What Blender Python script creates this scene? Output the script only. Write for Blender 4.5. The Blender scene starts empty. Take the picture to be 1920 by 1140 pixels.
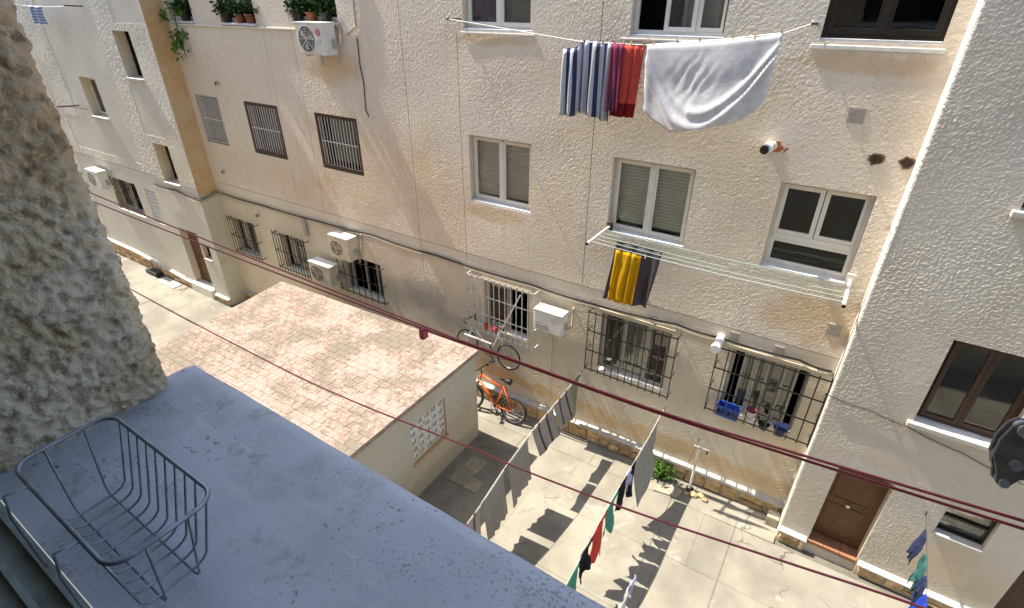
import bpy, math, random
from mathutils import Vector, noise, Matrix
R = math.radians
rnd = random.Random(7)
sc = bpy.context.scene
col = sc.collection

# ------------------------------------------------------------------ camera
cd = bpy.data.cameras.new('camera'); cam = bpy.data.objects.new('camera', cd); col.objects.link(cam)
cam.location = (0, -7.5, 7.7)
cam.rotation_euler = (R(90 - 30.157), 0, R(33.04))
cd.sensor_fit = 'HORIZONTAL'; cd.sensor_width = 36; cd.lens = 18.575
cd.clip_start = .01; cd.clip_end = 500
sc.camera = cam
# ------------------------------------------------------------------ sky, sun, exposure
SUN = Vector((.63, .034, -1)).normalized()          # direction the light travels
wd = bpy.data.worlds.new('World'); sc.world = wd; wd.use_nodes = True
wn = wd.node_tree.nodes; wl = wd.node_tree.links
sky = wn.new('ShaderNodeTexSky'); sky.sky_type = 'NISHITA'; sky.sun_disc = False
sky.sun_elevation = math.asin(-SUN.z); sky.sun_rotation = math.atan2(-SUN.x, -SUN.y)
sky.air_density = 1.0; sky.dust_density = 1.2
bgn = wn['Background']; bgn.inputs[1].default_value = .14
wl.new(sky.outputs[0], bgn.inputs[0])
sd = bpy.data.lights.new('sun', 'SUN'); so = bpy.data.objects.new('sun', sd); col.objects.link(so)
sd.energy = 3.9; sd.angle = R(.53); sd.color = (1, .93, .82)
so.rotation_euler = SUN.to_track_quat('-Z', 'Y').to_euler(); so.location = (-10, -5, 30)
sc.view_settings.view_transform = 'Standard'; sc.view_settings.look = 'None'
sc.view_settings.gamma = 1; sc.view_settings.exposure = 1.4
sc.cycles.max_bounces = 8; sc.cycles.diffuse_bounces = 4; sc.cycles.transparent_max_bounces = 12

# ------------------------------------------------------------------ materials
MATS = {}
def nt(name):
    m = bpy.data.materials.new(name); m.use_nodes = True; MATS[name] = m
    t = m.node_tree; return m, t, t.nodes, t.links, t.nodes['Principled BSDF']
def mapr(n, l, src, a, b, c=0., d=1., smooth=True):
    k = n.new('ShaderNodeMapRange'); k.interpolation_type = 'SMOOTHSTEP' if smooth else 'LINEAR'
    l.new(src, k.inputs[0])
    for i, v in enumerate((a, b, c, d)): k.inputs[i + 1].default_value = v
    return k.outputs[0]
def mixc(n, l, fac, a, b, mode='MIX'):
    k = n.new('ShaderNodeMix'); k.data_type = 'RGBA'; k.blend_type = mode
    for s, v in ((k.inputs[0], fac), (k.inputs[6], a), (k.inputs[7], b)):
        if isinstance(v, (int, float)): s.default_value = v
        elif isinstance(v, tuple): s.default_value = (*v[:3], 1)
        else: l.new(v, s)
    return k.outputs[2]
def noi(n, l, vec, scale, detail=4, rough=.55, dist=0.):
    k = n.new('ShaderNodeTexNoise'); k.inputs['Scale'].default_value = scale
    k.inputs['Detail'].default_value = detail; k.inputs['Roughness'].default_value = rough
    k.inputs['Distortion'].default_value = dist
    l.new(vec, k.inputs['Vector']); return k.outputs['Fac']
def math_(n, l, op, a, b=None):
    k = n.new('ShaderNodeMath'); k.operation = op
    for i, v in enumerate((a, b)):
        if v is None: continue
        if isinstance(v, (int, float)): k.inputs[i].default_value = v
        else: l.new(v, k.inputs[i])
    return k.outputs[0]
def bump(n, l, p, h, strength, dist=.01):
    k = n.new('ShaderNodeBump'); k.inputs['Strength'].default_value = strength
    k.inputs['Distance'].default_value = dist; l.new(h, k.inputs['Height'])
    l.new(k.outputs[0], p.inputs['Normal'])
def mat(name, c, rough=.7, var=.12, vs=6., bp=0., bs=80., metal=0., dirt=None, ds=2.5, spec=.4, rand=0., bd=.004):
    """plain procedural material: colour varied by noise, optional dirt and fine relief"""
    m, t, n, l, p = nt(name)
    g = n.new('ShaderNodeNewGeometry').outputs['Position']
    f = noi(n, l, g, vs, 5)
    o = mixc(n, l, mapr(n, l, f, .3, .7), tuple(v * (1 - var) for v in c), tuple(min(1, v * (1 + var)) for v in c))
    if dirt:
        f2 = noi(n, l, g, ds, 6, .65)
        o = mixc(n, l, mapr(n, l, f2, .5, .72, 0, .8), o, dirt)
    if rand:
        oi = n.new('ShaderNodeObjectInfo').outputs['Random']
        hv = n.new('ShaderNodeHueSaturation'); l.new(o, hv.inputs['Color'])
        l.new(mapr(n, l, oi, 0, 1, 1 - rand, 1 + rand, False), hv.inputs['Value']); o = hv.outputs[0]
    l.new(o, p.inputs['Base Color'])
    p.inputs['Roughness'].default_value = rough; p.inputs['Metallic'].default_value = metal
    p.inputs['Specular IOR Level'].default_value = spec
    if bp: bump(n, l, p, noi(n, l, g, bs, 4, .6), bp, bd)
    return m

def stucco(name, base, alt, bs, bstr, bd, stains_and_bounce=(), vs=1.1, dark=None, streak=0., grime=.35):
    """rendered wall: two mottled tones, soft blotches of stain or painted bounced light, vertical run marks, grainy relief"""
    m, t, n, l, p = nt(name)
    g = n.new('ShaderNodeNewGeometry').outputs['Position']
    f = noi(n, l, g, vs, 6, .6, .3)
    o = mixc(n, l, mapr(n, l, f, .38, .66), base, alt)
    f3 = noi(n, l, g, 9., 5, .6)
    o = mixc(n, l, mapr(n, l, f3, .35, .75, 0, .16), o, tuple(v * .55 for v in base))
    sep = n.new('ShaderNodeSeparateXYZ'); l.new(g, sep.inputs[0])
    w = noi(n, l, g, 2.3, 5, .62)
    for (cx, cz, rx, rz, c, s) in stains_and_bounce:
        s *= .5 if rx > .95 and rz > .3 else .72
        a = math_(n, l, 'DIVIDE', math_(n, l, 'SUBTRACT', sep.outputs[0], cx), rx)
        b = math_(n, l, 'DIVIDE', math_(n, l, 'SUBTRACT', sep.outputs[2], cz), rz)
        d = math_(n, l, 'ADD', math_(n, l, 'MULTIPLY', a, a), math_(n, l, 'MULTIPLY', b, b))
        d = math_(n, l, 'ADD', d, math_(n, l, 'MULTIPLY', math_(n, l, 'SUBTRACT', w, .5), 3.2))
        o = mixc(n, l, mapr(n, l, d, .1, 1.25, s, 0), o, c)
    if streak:
        mp = n.new('ShaderNodeMapping'); mp.inputs['Scale'].default_value = (7, 7, .35); l.new(g, mp.inputs[0])
        f4 = noi(n, l, mp.outputs[0], 1., 5, .6)
        o = mixc(n, l, mapr(n, l, f4, .55, .8, 0, streak), o, tuple(v * .6 for v in alt))
    if dark:
        f5 = noi(n, l, g, 52., 4, .65)
        o = mixc(n, l, mapr(n, l, f5, .50, .66, 0, .62), o, dark)
    l.new(o, p.inputs['Base Color']); p.inputs['Roughness'].default_value = .93
    p.inputs['Specular IOR Level'].default_value = .2
    h1 = noi(n, l, g, bs, 3, .55); h2 = noi(n, l, g, bs * .32, 2, .5, .6)
    h = math_(n, l, 'ADD', math_(n, l, 'MULTIPLY', h1, .6), h2)
    bump(n, l, p, h, bstr, bd)
    return m

def cloth(name, c, trans=.2, c2=None, stripe=None, axis=0, bs=25., duty=.52):
    m, t, n, l, p = nt(name)
    g = n.new('ShaderNodeNewGeometry').outputs['Position']
    f = noi(n, l, g, 9., 4)
    o = mixc(n, l, mapr(n, l, f, .3, .7), tuple(v * .86 for v in c), c)
    if stripe:
        uv = n.new('ShaderNodeUVMap').outputs[0]
        sp = n.new('ShaderNodeSeparateXYZ'); l.new(uv, sp.inputs[0])
        q = math_(n, l, 'FRACT', math_(n, l, 'MULTIPLY', sp.outputs[axis], stripe))
        o = mixc(n, l, math_(n, l, 'GREATER_THAN', q, duty), o, c2)
    l.new(o, p.inputs['Base Color']); p.inputs['Roughness'].default_value = .95
    p.inputs['Specular IOR Level'].default_value = .1
    if trans:
        tr = n.new('ShaderNodeBsdfTranslucent'); l.new(o, tr.inputs[0])
        mx = n.new('ShaderNodeMixShader'); mx.inputs[0].default_value = trans
        l.new(p.outputs[0], mx.inputs[1]); l.new(tr.outputs[0], mx.inputs[2])
        l.new(mx.outputs[0], n['Material Output'].inputs[0])
    bump(n, l, p, noi(n, l, g, bs, 3), .25, .01)
    return m

def glass(name, tint, base):
    m, t, n, l, p = nt(name); n.remove(p)
    tr = n.new('ShaderNodeBsdfTransparent'); tr.inputs[0].default_value = (*tint, 1)
    gl = n.new('ShaderNodeBsdfGlossy'); gl.inputs['Roughness'].default_value = .03
    gl.inputs[0].default_value = (.9, .9, .9, 1)
    lw = n.new('ShaderNodeFresnel'); lw.inputs[0].default_value = 1.5
    g = n.new('ShaderNodeNewGeometry').outputs['Position']
    k = n.new('ShaderNodeBump'); k.inputs['Strength'].default_value = .06; k.inputs['Distance'].default_value = .02
    l.new(noi(n, l, g, 2.2, 2), k.inputs['Height']); l.new(k.outputs[0], gl.inputs['Normal'])
    a = math_(n, l, 'ADD', math_(n, l, 'MULTIPLY', lw.outputs[0], .9), base)
    mx = n.new('ShaderNodeMixShader'); l.new(a, mx.inputs[0])
    l.new(tr.outputs[0], mx.inputs[1]); l.new(gl.outputs[0], mx.inputs[2])
    l.new(mx.outputs[0], n['Material Output'].inputs[0]); return m

OCH = (.56, .34, .13); OC2 = (.62, .43, .22)
st = [(-8.6, 4.6, 2.2, 1.3, OC2, .62), (-6.6, 4.3, 1.2, 1.2, OC2, .5), (-9.0, 6.5, .8, .35, OCH, .55), (-12.2, 4.0, 2.2, .6, OC2, .45),
      (-5.2, 7.12, .85, .10, OCH, .65), (-2.5, 7.10, .8, .10, OCH, .55), (-.2, 7.05, .75, .13, OCH, .7), (-5.2, 4.25, .9, .16, OCH, .6),
      (-2.4, 4.1, 1.2, .35, OC2, .3), (.1, 3.85, .75, .45, OCH, .65), (-1.6, .62, 3.6, .22, OCH, .75), (-5.6, .7, 1.6, .22, OCH, .6),
      (-13.6, 6.0, 1.0, .9, OC2, .35), (-10.2, 3.6, 1.4, .6, OC2, .5), (-4.1, 4.9, .8, 1.2, OC2, .25), (-1.2, 5.2, .6, .9, OC2, .3),
      (-7.2, 2.0, .75, .5, (.42, .37, .30), .9), (-6.5, 1.5, .5, .3, (.36, .34, .30), .7), (-2.5, 1.2, 2.5, .4, (.62, .56, .45), .4), (.2, 6.8, .5, .5, (.45, .36, .27), .4)]
M_wall = stucco('facade_stucco', (.76, .675, .555), (.77, .665, .515), 60, .9, .014, [q for q in st if q[1] > 3.3], streak=.35)
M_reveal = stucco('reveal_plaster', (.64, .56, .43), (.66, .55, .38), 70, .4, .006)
M_low = stucco('lower_render', (.70, .62, .48), (.66, .57, .43), 45, .55, .01, [q for q in st if q[1] < 3.3], streak=.3)
M_cem = stucco('cement_patch', (.47, .41, .33), (.52, .46, .37), 90, .25, .005)
M_right = stucco('coarse_render', (.62, .56, .465), (.55, .485, .39), 48, .6, .012, [(3.0, 5.5, 1.2, 1.2, (.55, .45, .32), .5), (2.6, .8, .8, .5, (.5, .38, .22), .5), (1.2, 5.5, .6, 1.5, (.66, .61, .53), .6)], vs=.8)
M_rsm = stucco('smooth_render', (.56, .50, .41), (.60, .53, .43), 90, .3, .004, [(2.6, .9, .6, .4, OC2, .5)])
M_left = stucco('pale_render', (.69, .655, .58), (.65, .60, .51), 50, .9, .015, [(-15.2, 4.0, .5, 1., (.68, .6, .45), .5)], vs=.8)
M_lsm = stucco('pale_smooth_render', (.62, .585, .52), (.65, .61, .53), 80, .3, .004)
M_ochre = stucco('ochre_return', (.56, .36, .17), (.60, .44, .26), 60, .6, .01)
M_shedw = stucco('shed_render', (.60, .55, .43), (.56, .50, .38), 60, .4, .006, [(-5, .0, 9, .25, (.4, .3, .18), .6)])
M_home = stucco('home_render', (.66, .55, .41), (.56, .42, .25), 190, 1., .005, [(-.76, 7.82, 3., .34, (.48, .27, .10), .9)], vs=9., dark=(.14, .085, .04))  # orange blotch paints warm bounced light onto the upper jamb
M_homew = stucco('home_wall', (.60, .54, .44), (.56, .49, .38), 40, .0, .004)
M_white = mat('white_pvc', (.78, .735, .65), .35, .04, bp=.05)
M_whd = mat('white_paint_dirty', (.74, .71, .64), .7, .1, 9, .15, 90, dirt=(.45, .38, .28), ds=6)
M_cap = mat('white_cap', (.50, .475, .42), .8, .1, 8, .3, 60, dirt=(.55, .48, .36), ds=5)
M_sillg = mat('grey_sill', (.60, .60, .60), .75, .1, 12, .2, 120)
M_brown = mat('brown_wood', (.055, .026, .017), .5, .25, 12, .1, 90)
M_dkal = mat('dark_bronze', (.035, .028, .022), .35, .15, 5, metal=.3)
M_iron = mat('black_iron', (.035, .033, .03), .6, .3, 30, .2, 200, dirt=(.12, .06, .03), ds=14)
M_irong = mat('grey_iron', (.52, .50, .47), .55, .15, 30, .1, 200, dirt=(.25, .18, .12), ds=14)
M_bar = mat('pale_bar', (.62, .58, .53), .5, .1, 20)
M_dark = mat('dark_room', (.018, .016, .015), .9, .2, 3)
M_dim = mat('dim_room', (.10, .085, .07), .9, .3, 2)
M_blind = mat('blind_slat', (.86, .85, .77), .6, .08, 4)
M_curt = cloth('pale_curtain', (.62, .60, .56), .15)
M_curd = cloth('grey_curtain', (.36, .36, .32), .1)
M_purp = cloth('purple_curtain', (.06, .025, .17), .05)
M_brc = cloth('brown_curtain', (.17, .12, .09), .05)
M_glass = glass('window_glass', (.97, .98, .97), .01)
M_acw = mat('ac_casing', (.70, .69, .64), .45, .06, 5, dirt=(.6, .5, .33), ds=4)
M_aco = mat('ac_casing_aged', (.62, .56, .42), .55, .08, 5, dirt=(.45, .36, .22), ds=4)
M_blk = mat('black_plastic', (.02, .02, .02), .5, .2, 20)
M_rub = mat('tyre_rubber', (.03, .03, .03), .85, .2, 30, .2, 200)
M_steel = mat('bare_steel', (.55, .55, .54), .35, .1, 30, metal=.8)
M_orange = mat('orange_paint', (.80, .13, .025), .35, .06, 20)
M_frame2 = mat('white_bike_paint', (.66, .68, .68), .35, .08, 20)
M_cable = mat('dark_cable', (.05, .045, .04), .7, .2, 20)
M_cablep = mat('painted_cable', (.42, .36, .28), .7, .15, 20)
M_pipe = mat('white_pipe', (.82, .81, .78), .4, .05, 20)
M_brick = mat('broken_brick', (.42, .13, .05), .95, .4, 40, .6, 90)
M_hole = mat('hole_dark', (.05, .03, .02), .95, .4, 30, .4, 60)
M_hole2 = mat('crumbled_edge', (.22, .15, .10), .95, .4, 40, .6, 90)
M_vent = mat('vent_grey', (.40, .36, .30), .8, .12, 30)
M_door = mat('door_brown', (.13, .062, .027), .6, .12, 5, .1, 60)
M_step = mat('red_step_tile', (.30, .135, .07), .7, .12, 8, .1, 60)
M_stone = mat('plinth_stone', (.48, .33, .17), .9, .35, 9, .7, 60, dirt=(.62, .52, .36), ds=7, rand=.3, bd=.01)
M_stoneg = mat('plinth_mortar', (.58, .50, .38), .95, .15, 14, .6, 70, bd=.008)
M_conc = mat('concrete_slab', (.25, .23, .183), .92, .20, 1.3, .35, 110, dirt=(.30, .28, .228), ds=.9, rand=.06, bd=.004)
def cracks(m):
    t = m.node_tree; n = t.nodes; l = t.links; p = n['Principled BSDF']; src = p.inputs['Base Color'].links[0].from_socket
    g = n.new('ShaderNodeNewGeometry').outputs['Position']
    vo = n.new('ShaderNodeTexVoronoi'); vo.feature = 'DISTANCE_TO_EDGE'; vo.inputs['Scale'].default_value = .55
    ds = n.new('ShaderNodeVectorMath'); ds.operation = 'MULTIPLY_ADD'; nz = n.new('ShaderNodeTexNoise'); nz.inputs['Scale'].default_value = 3.5; nz.inputs['Detail'].default_value = 5; l.new(g, nz.inputs['Vector'])
    l.new(nz.outputs['Color'], ds.inputs[0]); ds.inputs[1].default_value = (.5, .5, 0); l.new(g, ds.inputs[2]); l.new(ds.outputs[0], vo.inputs['Vector'])
    f = math_(n, l, 'MULTIPLY', mapr(n, l, vo.outputs['Distance'], .002, .006, .75, 0), mapr(n, l, noi(n, l, g, .7, 3), .48, .56))
    o = mixc(n, l, f, src, (.07, .06, .045))
    o = mixc(n, l, mapr(n, l, noi(n, l, g, 4.2, 7, .75), .57, .70, 0, .45), o, (.13, .115, .09))
    o = mixc(n, l, mapr(n, l, noi(n, l, g, 1.6, 6, .7, .5), .60, .66, 0, .5), o, (.37, .35, .30))
    l.new(o, p.inputs['Base Color'])
cracks(M_conc)
M_gnd = mat('ground_soil', (.15, .135, .105), .95, .2, 3, .5, 60)
M_paver = mat('loose_paver', (.34, .30, .22), .9, .15, 8, .4, 60, rand=.15)
M_roofm = mat('roof_mortar', (.35, .26, .22), .95, .2, 12, .5, 60)
M_leaf = cloth('leaf_green', (.10, .20, .035), .3)
M_leafd = cloth('leaf_dark', (.028, .055, .02), .25)
M_terra = mat('terracotta', (.26, .085, .04), .8, .1, 12)
M_blue = mat('blue_plastic', (.025, .09, .42), .4, .08, 12)
M_navyp = mat('navy_plastic', (.012, .025, .09), .4, .08, 12)
M_redp = mat('red_plastic', (.5, .04, .03), .4, .1, 12)
M_rope = mat('maroon_cord', (.42, .075, .085), .45, .12, 60, .1, 300)
M_lineg = mat('green_cord', (.36, .50, .40), .5, .06, 30)
M_linew = mat('white_cord', (.78, .74, .66), .6, .06, 30)
M_lineb = mat('pale_blue_cord', (.45, .58, .62), .5, .06, 30)
M_alu = mat('aluminium_tube', (.72, .72, .70), .3, .05, 30, metal=.6)
M_pul = mat('zinc_plate', (.16, .15, .13), .6, .2, 60, .1, 200, metal=.2)
M_wire = mat('coated_wire', (.27, .30, .32), .35, .2, 60, metal=.5)
M_sill = None
M_peg = mat('wooden_peg', (.6, .38, .22), .7, .15, 60)
M_fred = cloth('red_towel', (.66, .10, .075), .25); M_dred = cloth('dark_red_band', (.22, .015, .02), .1)
M_plum = cloth('plum_cloth', (.24, .05, .10), .15)
M_strp = cloth('striped_towel', (.62, .62, .64), .2, (.05, .065, .15), 7.)
M_sheet = cloth('white_sheet', (.80, .79, .80), .35)
M_gsh = cloth('grey_sheet', (.42, .40, .36), .2, (.35, .33, .295), 26.)
M_btow = cloth('brown_striped_towel', (.46, .43, .38), .2, (.15, .085, .075), 2.6, 0, duty=.76)
M_oliv = cloth('olive_patterned_towel', (.42, .38, .26), .2, (.30, .25, .15), 9., 1)
M_blkc = cloth('black_cloth', (.018, .018, .022), .05); M_grnc = cloth('green_cloth', (.13, .36, .27), .3)
M_navy = cloth('navy_cloth', (.03, .04, .09), .1); M_teal = cloth('teal_cloth', (.05, .15, .14), .25)
M_bblu = cloth('bright_blue_cloth', (.02, .06, .42), .2); M_yel = cloth('yellow_towel', (.75, .42, .015), .3)
M_drk = cloth('charcoal_towel', (.10, .085, .09), .1); M_lilac = cloth('lilac_cloth', (.5, .5, .68), .2)
M_blustr = cloth('pale_blue_striped_cloth', (.5, .56, .72), .2, (.2, .26, .45), 6., 1)

def special():
    global M_sill, M_tile
    # painted sill with specks
    m, t, n, l, p = nt('painted_sill'); g = n.new('ShaderNodeNewGeometry').outputs['Position']
    o = mixc(n, l, mapr(n, l, noi(n, l, g, 7, 5), .3, .7), (.42, .425, .44), (.51, .51, .515))
    o = mixc(n, l, mapr(n, l, noi(n, l, g, 4.5, 7, .72), .48, .70, 0, .7), o, (.33, .30, .26))
    a = math_(n, l, 'MULTIPLY', mapr(n, l, noi(n, l, g, 120, 3, .6), .60, .68), mapr(n, l, noi(n, l, g, 13, 3), .52, .60, 0, .8))
    o = mixc(n, l, a, o, (.10, .09, .08))
    mp = n.new('ShaderNodeMapping'); mp.inputs['Scale'].default_value = (5, 26, 5); mp.inputs['Rotation'].default_value = (0, 0, .35); l.new(g, mp.inputs[0])
    o = mixc(n, l, mapr(n, l, noi(n, l, mp.outputs[0], 2.2, 6, .7), .54, .66, 0, .5), o, (.56, .55, .53))       # chalky wipe marks
    o = mixc(n, l, mapr(n, l, noi(n, l, g, 16, 7, .75), .56, .66, 0, .55), o, (.27, .245, .21))                  # grime blotches
    o = mixc(n, l, mapr(n, l, math_(n, l, 'MULTIPLY', noi(n, l, g, 260, 2, .5), noi(n, l, g, 6, 3)), .37, .43, 0, .5), o, (.14, .125, .11))                   # fine grit
    l.new(o, p.inputs['Base Color']); p.inputs['Roughness'].default_value = .8; p.inputs['Specular IOR Level'].default_value = .2
    bump(n, l, p, math_(n, l, 'ADD', noi(n, l, g, 160, 3), noi(n, l, g, 22, 4)), .18, .002); M_sill = m
    # roof tiles, pink with grey lichen where the paint is gone
    m, t, n, l, p = nt('roof_tile'); g = n.new('ShaderNodeNewGeometry').outputs['Position']
    oi = n.new('ShaderNodeObjectInfo').outputs['Random']
    rp = n.new('ShaderNodeNewGeometry').outputs['Random Per Island']
    rr = math_(n, l, 'FRACT', math_(n, l, 'ADD', oi, rp))
    o = mixc(n, l, rr, (.375, .262, .222), (.405, .285, .242))
    big = noi(n, l, g, 1.1, 6, .68, .4); fine = noi(n, l, g, 17, 5, .72)
    k = math_(n, l, 'ADD', math_(n, l, 'ADD', big, math_(n, l, 'MULTIPLY', fine, .75)), math_(n, l, 'MULTIPLY', rr, .05))
    o = mixc(n, l, mapr(n, l, k, .83, .95, 0, .88), o, (.185, .16, .125))
    o = mixc(n, l, mapr(n, l, noi(n, l, g, 45, 4, .7), .58, .72, 0, .5), o, (.36, .26, .2))
    l.new(o, p.inputs['Base Color']); p.inputs['Roughness'].default_value = .95; p.inputs['Specular IOR Level'].default_value = .15
    bump(n, l, p, fine, .5, .006); M_tile = m
special()

# ------------------------------------------------------------------ mesh helpers
ORG = {}
class MB:
    def __init__(s): s.v = []; s.f = []; s.m = []; s.uv = None
    def face(s, pts, mi=0):
        k = len(s.v); s.v += [tuple(p) for p in pts]; s.f.append(tuple(range(k, k + len(pts)))); s.m.append(mi)
    def box(s, x0, x1, y0, y1, z0, z1, mi=0):
        k = len(s.v)
        s.v += [(x, y, z) for z in (z0, z1) for y in (y0, y1) for x in (x0, x1)]
        for q in ((0, 2, 3, 1), (4, 5, 7, 6), (0, 1, 5, 4), (1, 3, 7, 5), (3, 2, 6, 7), (2, 0, 4, 6)):
            s.f.append(tuple(k + i for i in q)); s.m.append(mi)
        return s
    def prism(s, poly, fn, d0, d1, mi=0):
        """polygon in 2-D mapped by fn(u, v, d) and extruded from d0 to d1"""
        k = len(s.v); n = len(poly)
        s.v += [tuple(fn(u, v, d0)) for u, v in poly] + [tuple(fn(u, v, d1)) for u, v in poly]
        s.f.append(tuple(range(k + n - 1, k - 1, -1))); s.f.append(tuple(range(k + n, k + 2 * n))); s.m += [mi, mi]
        for i in range(n):
            j = (i + 1) % n; s.f.append((k + i, k + j, k + n + j, k + n + i)); s.m.append(mi)
        return s
    def tube(s, pts, r, n=6, closed=False, mi=0):
        pts = [Vector(p) for p in pts]; N = len(pts); k0 = len(s.v); prev = None
        for i, p in enumerate(pts):
            a = pts[i - 1] if (i or closed) else p; b = pts[(i + 1) % N] if (i < N - 1 or closed) else p
            t = (b - a).normalized()
            if prev is None:
                u = t.orthogonal().normalized()
            else:
                u = (prev - t * prev.dot(t)); u = u.normalized() if u.length > 1e-6 else t.orthogonal().normalized()
            prev = u; w = t.cross(u); rr = r[i] if isinstance(r, (list, tuple)) else r
            for j in range(n):
                q = 2 * math.pi * j / n; s.v.append(tuple(p + (u * math.cos(q) + w * math.sin(q)) * rr))
        for i in range(N if closed else N - 1):
            a = k0 + i * n; b = k0 + ((i + 1) % N) * n
            for j in range(n):
                s.f.append((a + j, a + (j + 1) % n, b + (j + 1) % n, b + j)); s.m.append(mi)
        if not closed:
            s.f.append(tuple(k0 + j for j in range(n - 1, -1, -1))); s.m.append(mi)
            s.f.append(tuple(k0 + (N - 1) * n + j for j in range(n))); s.m.append(mi)
        return s
    def ring(s, c, ax, R_, r, n=28, m=6, mi=0):
        ax = Vector(ax).normalized(); u = ax.orthogonal().normalized(); w = ax.cross(u); c = Vector(c)
        return s.tube([c + (u * math.cos(2 * math.pi * i / n) + w * math.sin(2 * math.pi * i / n)) * R_ for i in range(n)], r, m, True, mi)
    def disc(s, c, ax, R_, h, n=24, mi=0):
        ax = Vector(ax).normalized(); c = Vector(c); return s.tube([c - ax * h / 2, c + ax * h / 2], R_, n, False, mi)
    def build(s, name, mats, parent=None, smooth=False, bevel=0):
        me = bpy.data.meshes.new(name)
        o0 = ORG.get(parent, Vector()) if parent else Vector()
        me.from_pydata([tuple(Vector(p) - o0) for p in s.v], [], s.f)
        if not isinstance(mats, (list, tuple)): mats = [mats]
        for m in mats: me.materials.append(m)
        if len(mats) > 1: me.polygons.foreach_set('material_index', s.m)
        if smooth: me.polygons.foreach_set('use_smooth', [True] * len(s.f))
        if s.uv:
            ul = me.uv_layers.new(name='UVMap')
            for lp in me.loops: ul.data[lp.index].uv = s.uv[lp.vertex_index]
        me.update()
        o = bpy.data.objects.new(name, me); col.objects.link(o)
        if parent: o.parent = parent; ORG[o] = ORG.get(parent, Vector()).copy()
        else: ORG[o] = Vector()
        if bevel:
            b = o.modifiers.new('bevel', 'BEVEL'); b.width = bevel; b.segments = 2; b.limit_method = 'ANGLE'
        return o
def inst(name, me, loc, parent, rot=None, scale=None):
    o = bpy.data.objects.new(name, me); col.objects.link(o); o.parent = parent
    o.location = Vector(loc) - ORG.get(parent, Vector())
    if rot: o.rotation_euler = rot
    if scale: o.scale = scale
    return o
def tag(o, label, cat, group=None):
    o['label'] = label; o['category'] = cat
    if group: o['group'] = group
    return o
def thing(name, loc, label, cat, group=None):
    o = bpy.data.objects.new(name, None); col.objects.link(o); o.location = loc; o.empty_display_size = .2
    ORG[o] = Vector(loc); return tag(o, label, cat, group)

def gz(x):   # ground height along the courtyard
    P = ((-60, -.38), (-14.6, -.38), (-10, -.31), (-3.6, -.10), (.6, .04), (8, .22))
    for (a, za), (b, zb) in zip(P, P[1:]):
        if x <= b: return za + (zb - za) * (x - a) / (b - a)
    return P[-1][1]

# ------------------------------------------------------------------ ground
b = MB(); xs = [-60, -40, -25, -18, -14.6, -12, -10, -7, -3.6, 0, .6, 4, 8, 14]
for x0, x1 in zip(xs, xs[1:]):
    b.face([(x0, -14, gz(x0) - .03), (x1, -14, gz(x1) - .03), (x1, 3, gz(x1) - .03), (x0, 3, gz(x0) - .03)])
ground = b.build('ground', M_gnd); ground['kind'] = 'structure'
def slab(x0, x1, y0, y1):
    b = MB(); k = []; j = lambda: rnd.uniform(-.0015, .0015); dz = rnd.uniform(-.003, .003)
    P = [(x0 + j(), y0 + j()), (x1 + j(), y0 + j()), (x1 + j(), y1 + j()), (x0 + j(), y1 + j())]
    cx = sum(p[0] for p in P) / 4; cy = sum(p[1] for p in P) / 4
    top = [(x, y, gz(x) + dz) for x, y in P]; tin = [(x + (cx - x) * .008, y + (cy - y) * .008, gz(x) + dz + .0025) for x, y in P]
    bot = [(x, y, gz(x) - .06) for x, y in P]
    v = bot + top + tin; b.v = v
    b.f = [(8, 9, 10, 11)] + [(i, (i + 1) % 4, 4 + (i + 1) % 4, 4 + i) for i in range(4)] + [(4 + i, 4 + (i + 1) % 4, 8 + (i + 1) % 4, 8 + i) for i in range(4)]
    b.m = [0] * 9
    return b.build('concrete_slab', M_conc, ground)
yb = [-7.2, -5.6, -4.25, -2.95, -1.75, -.62]
for i, (y0, y1) in enumerate(zip(yb, yb[1:])):
    x = -24.2 + rnd.uniform(0, 1.4)
    while x < 7:
        w = rnd.uniform(1.7, 2.5) if rnd.random() < .8 else rnd.uniform(1.0, 1.5)
        slab(x + .0012, x + w - .0012, y0 + .0012, y1 - .0012); x += w
x = -14.5
while x < .55:                                   # kerb side strip under the facade
    w = rnd.uniform(.9, 1.9); slab(x + .002, min(x + w, .58) - .002, -.615, -.006); x += w
x = -24
while x < -14.7:
    w = rnd.uniform(.9, 1.9); slab(x + .004, min(x + w, -14.66) - .004, -.615, -.53); x += w

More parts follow.
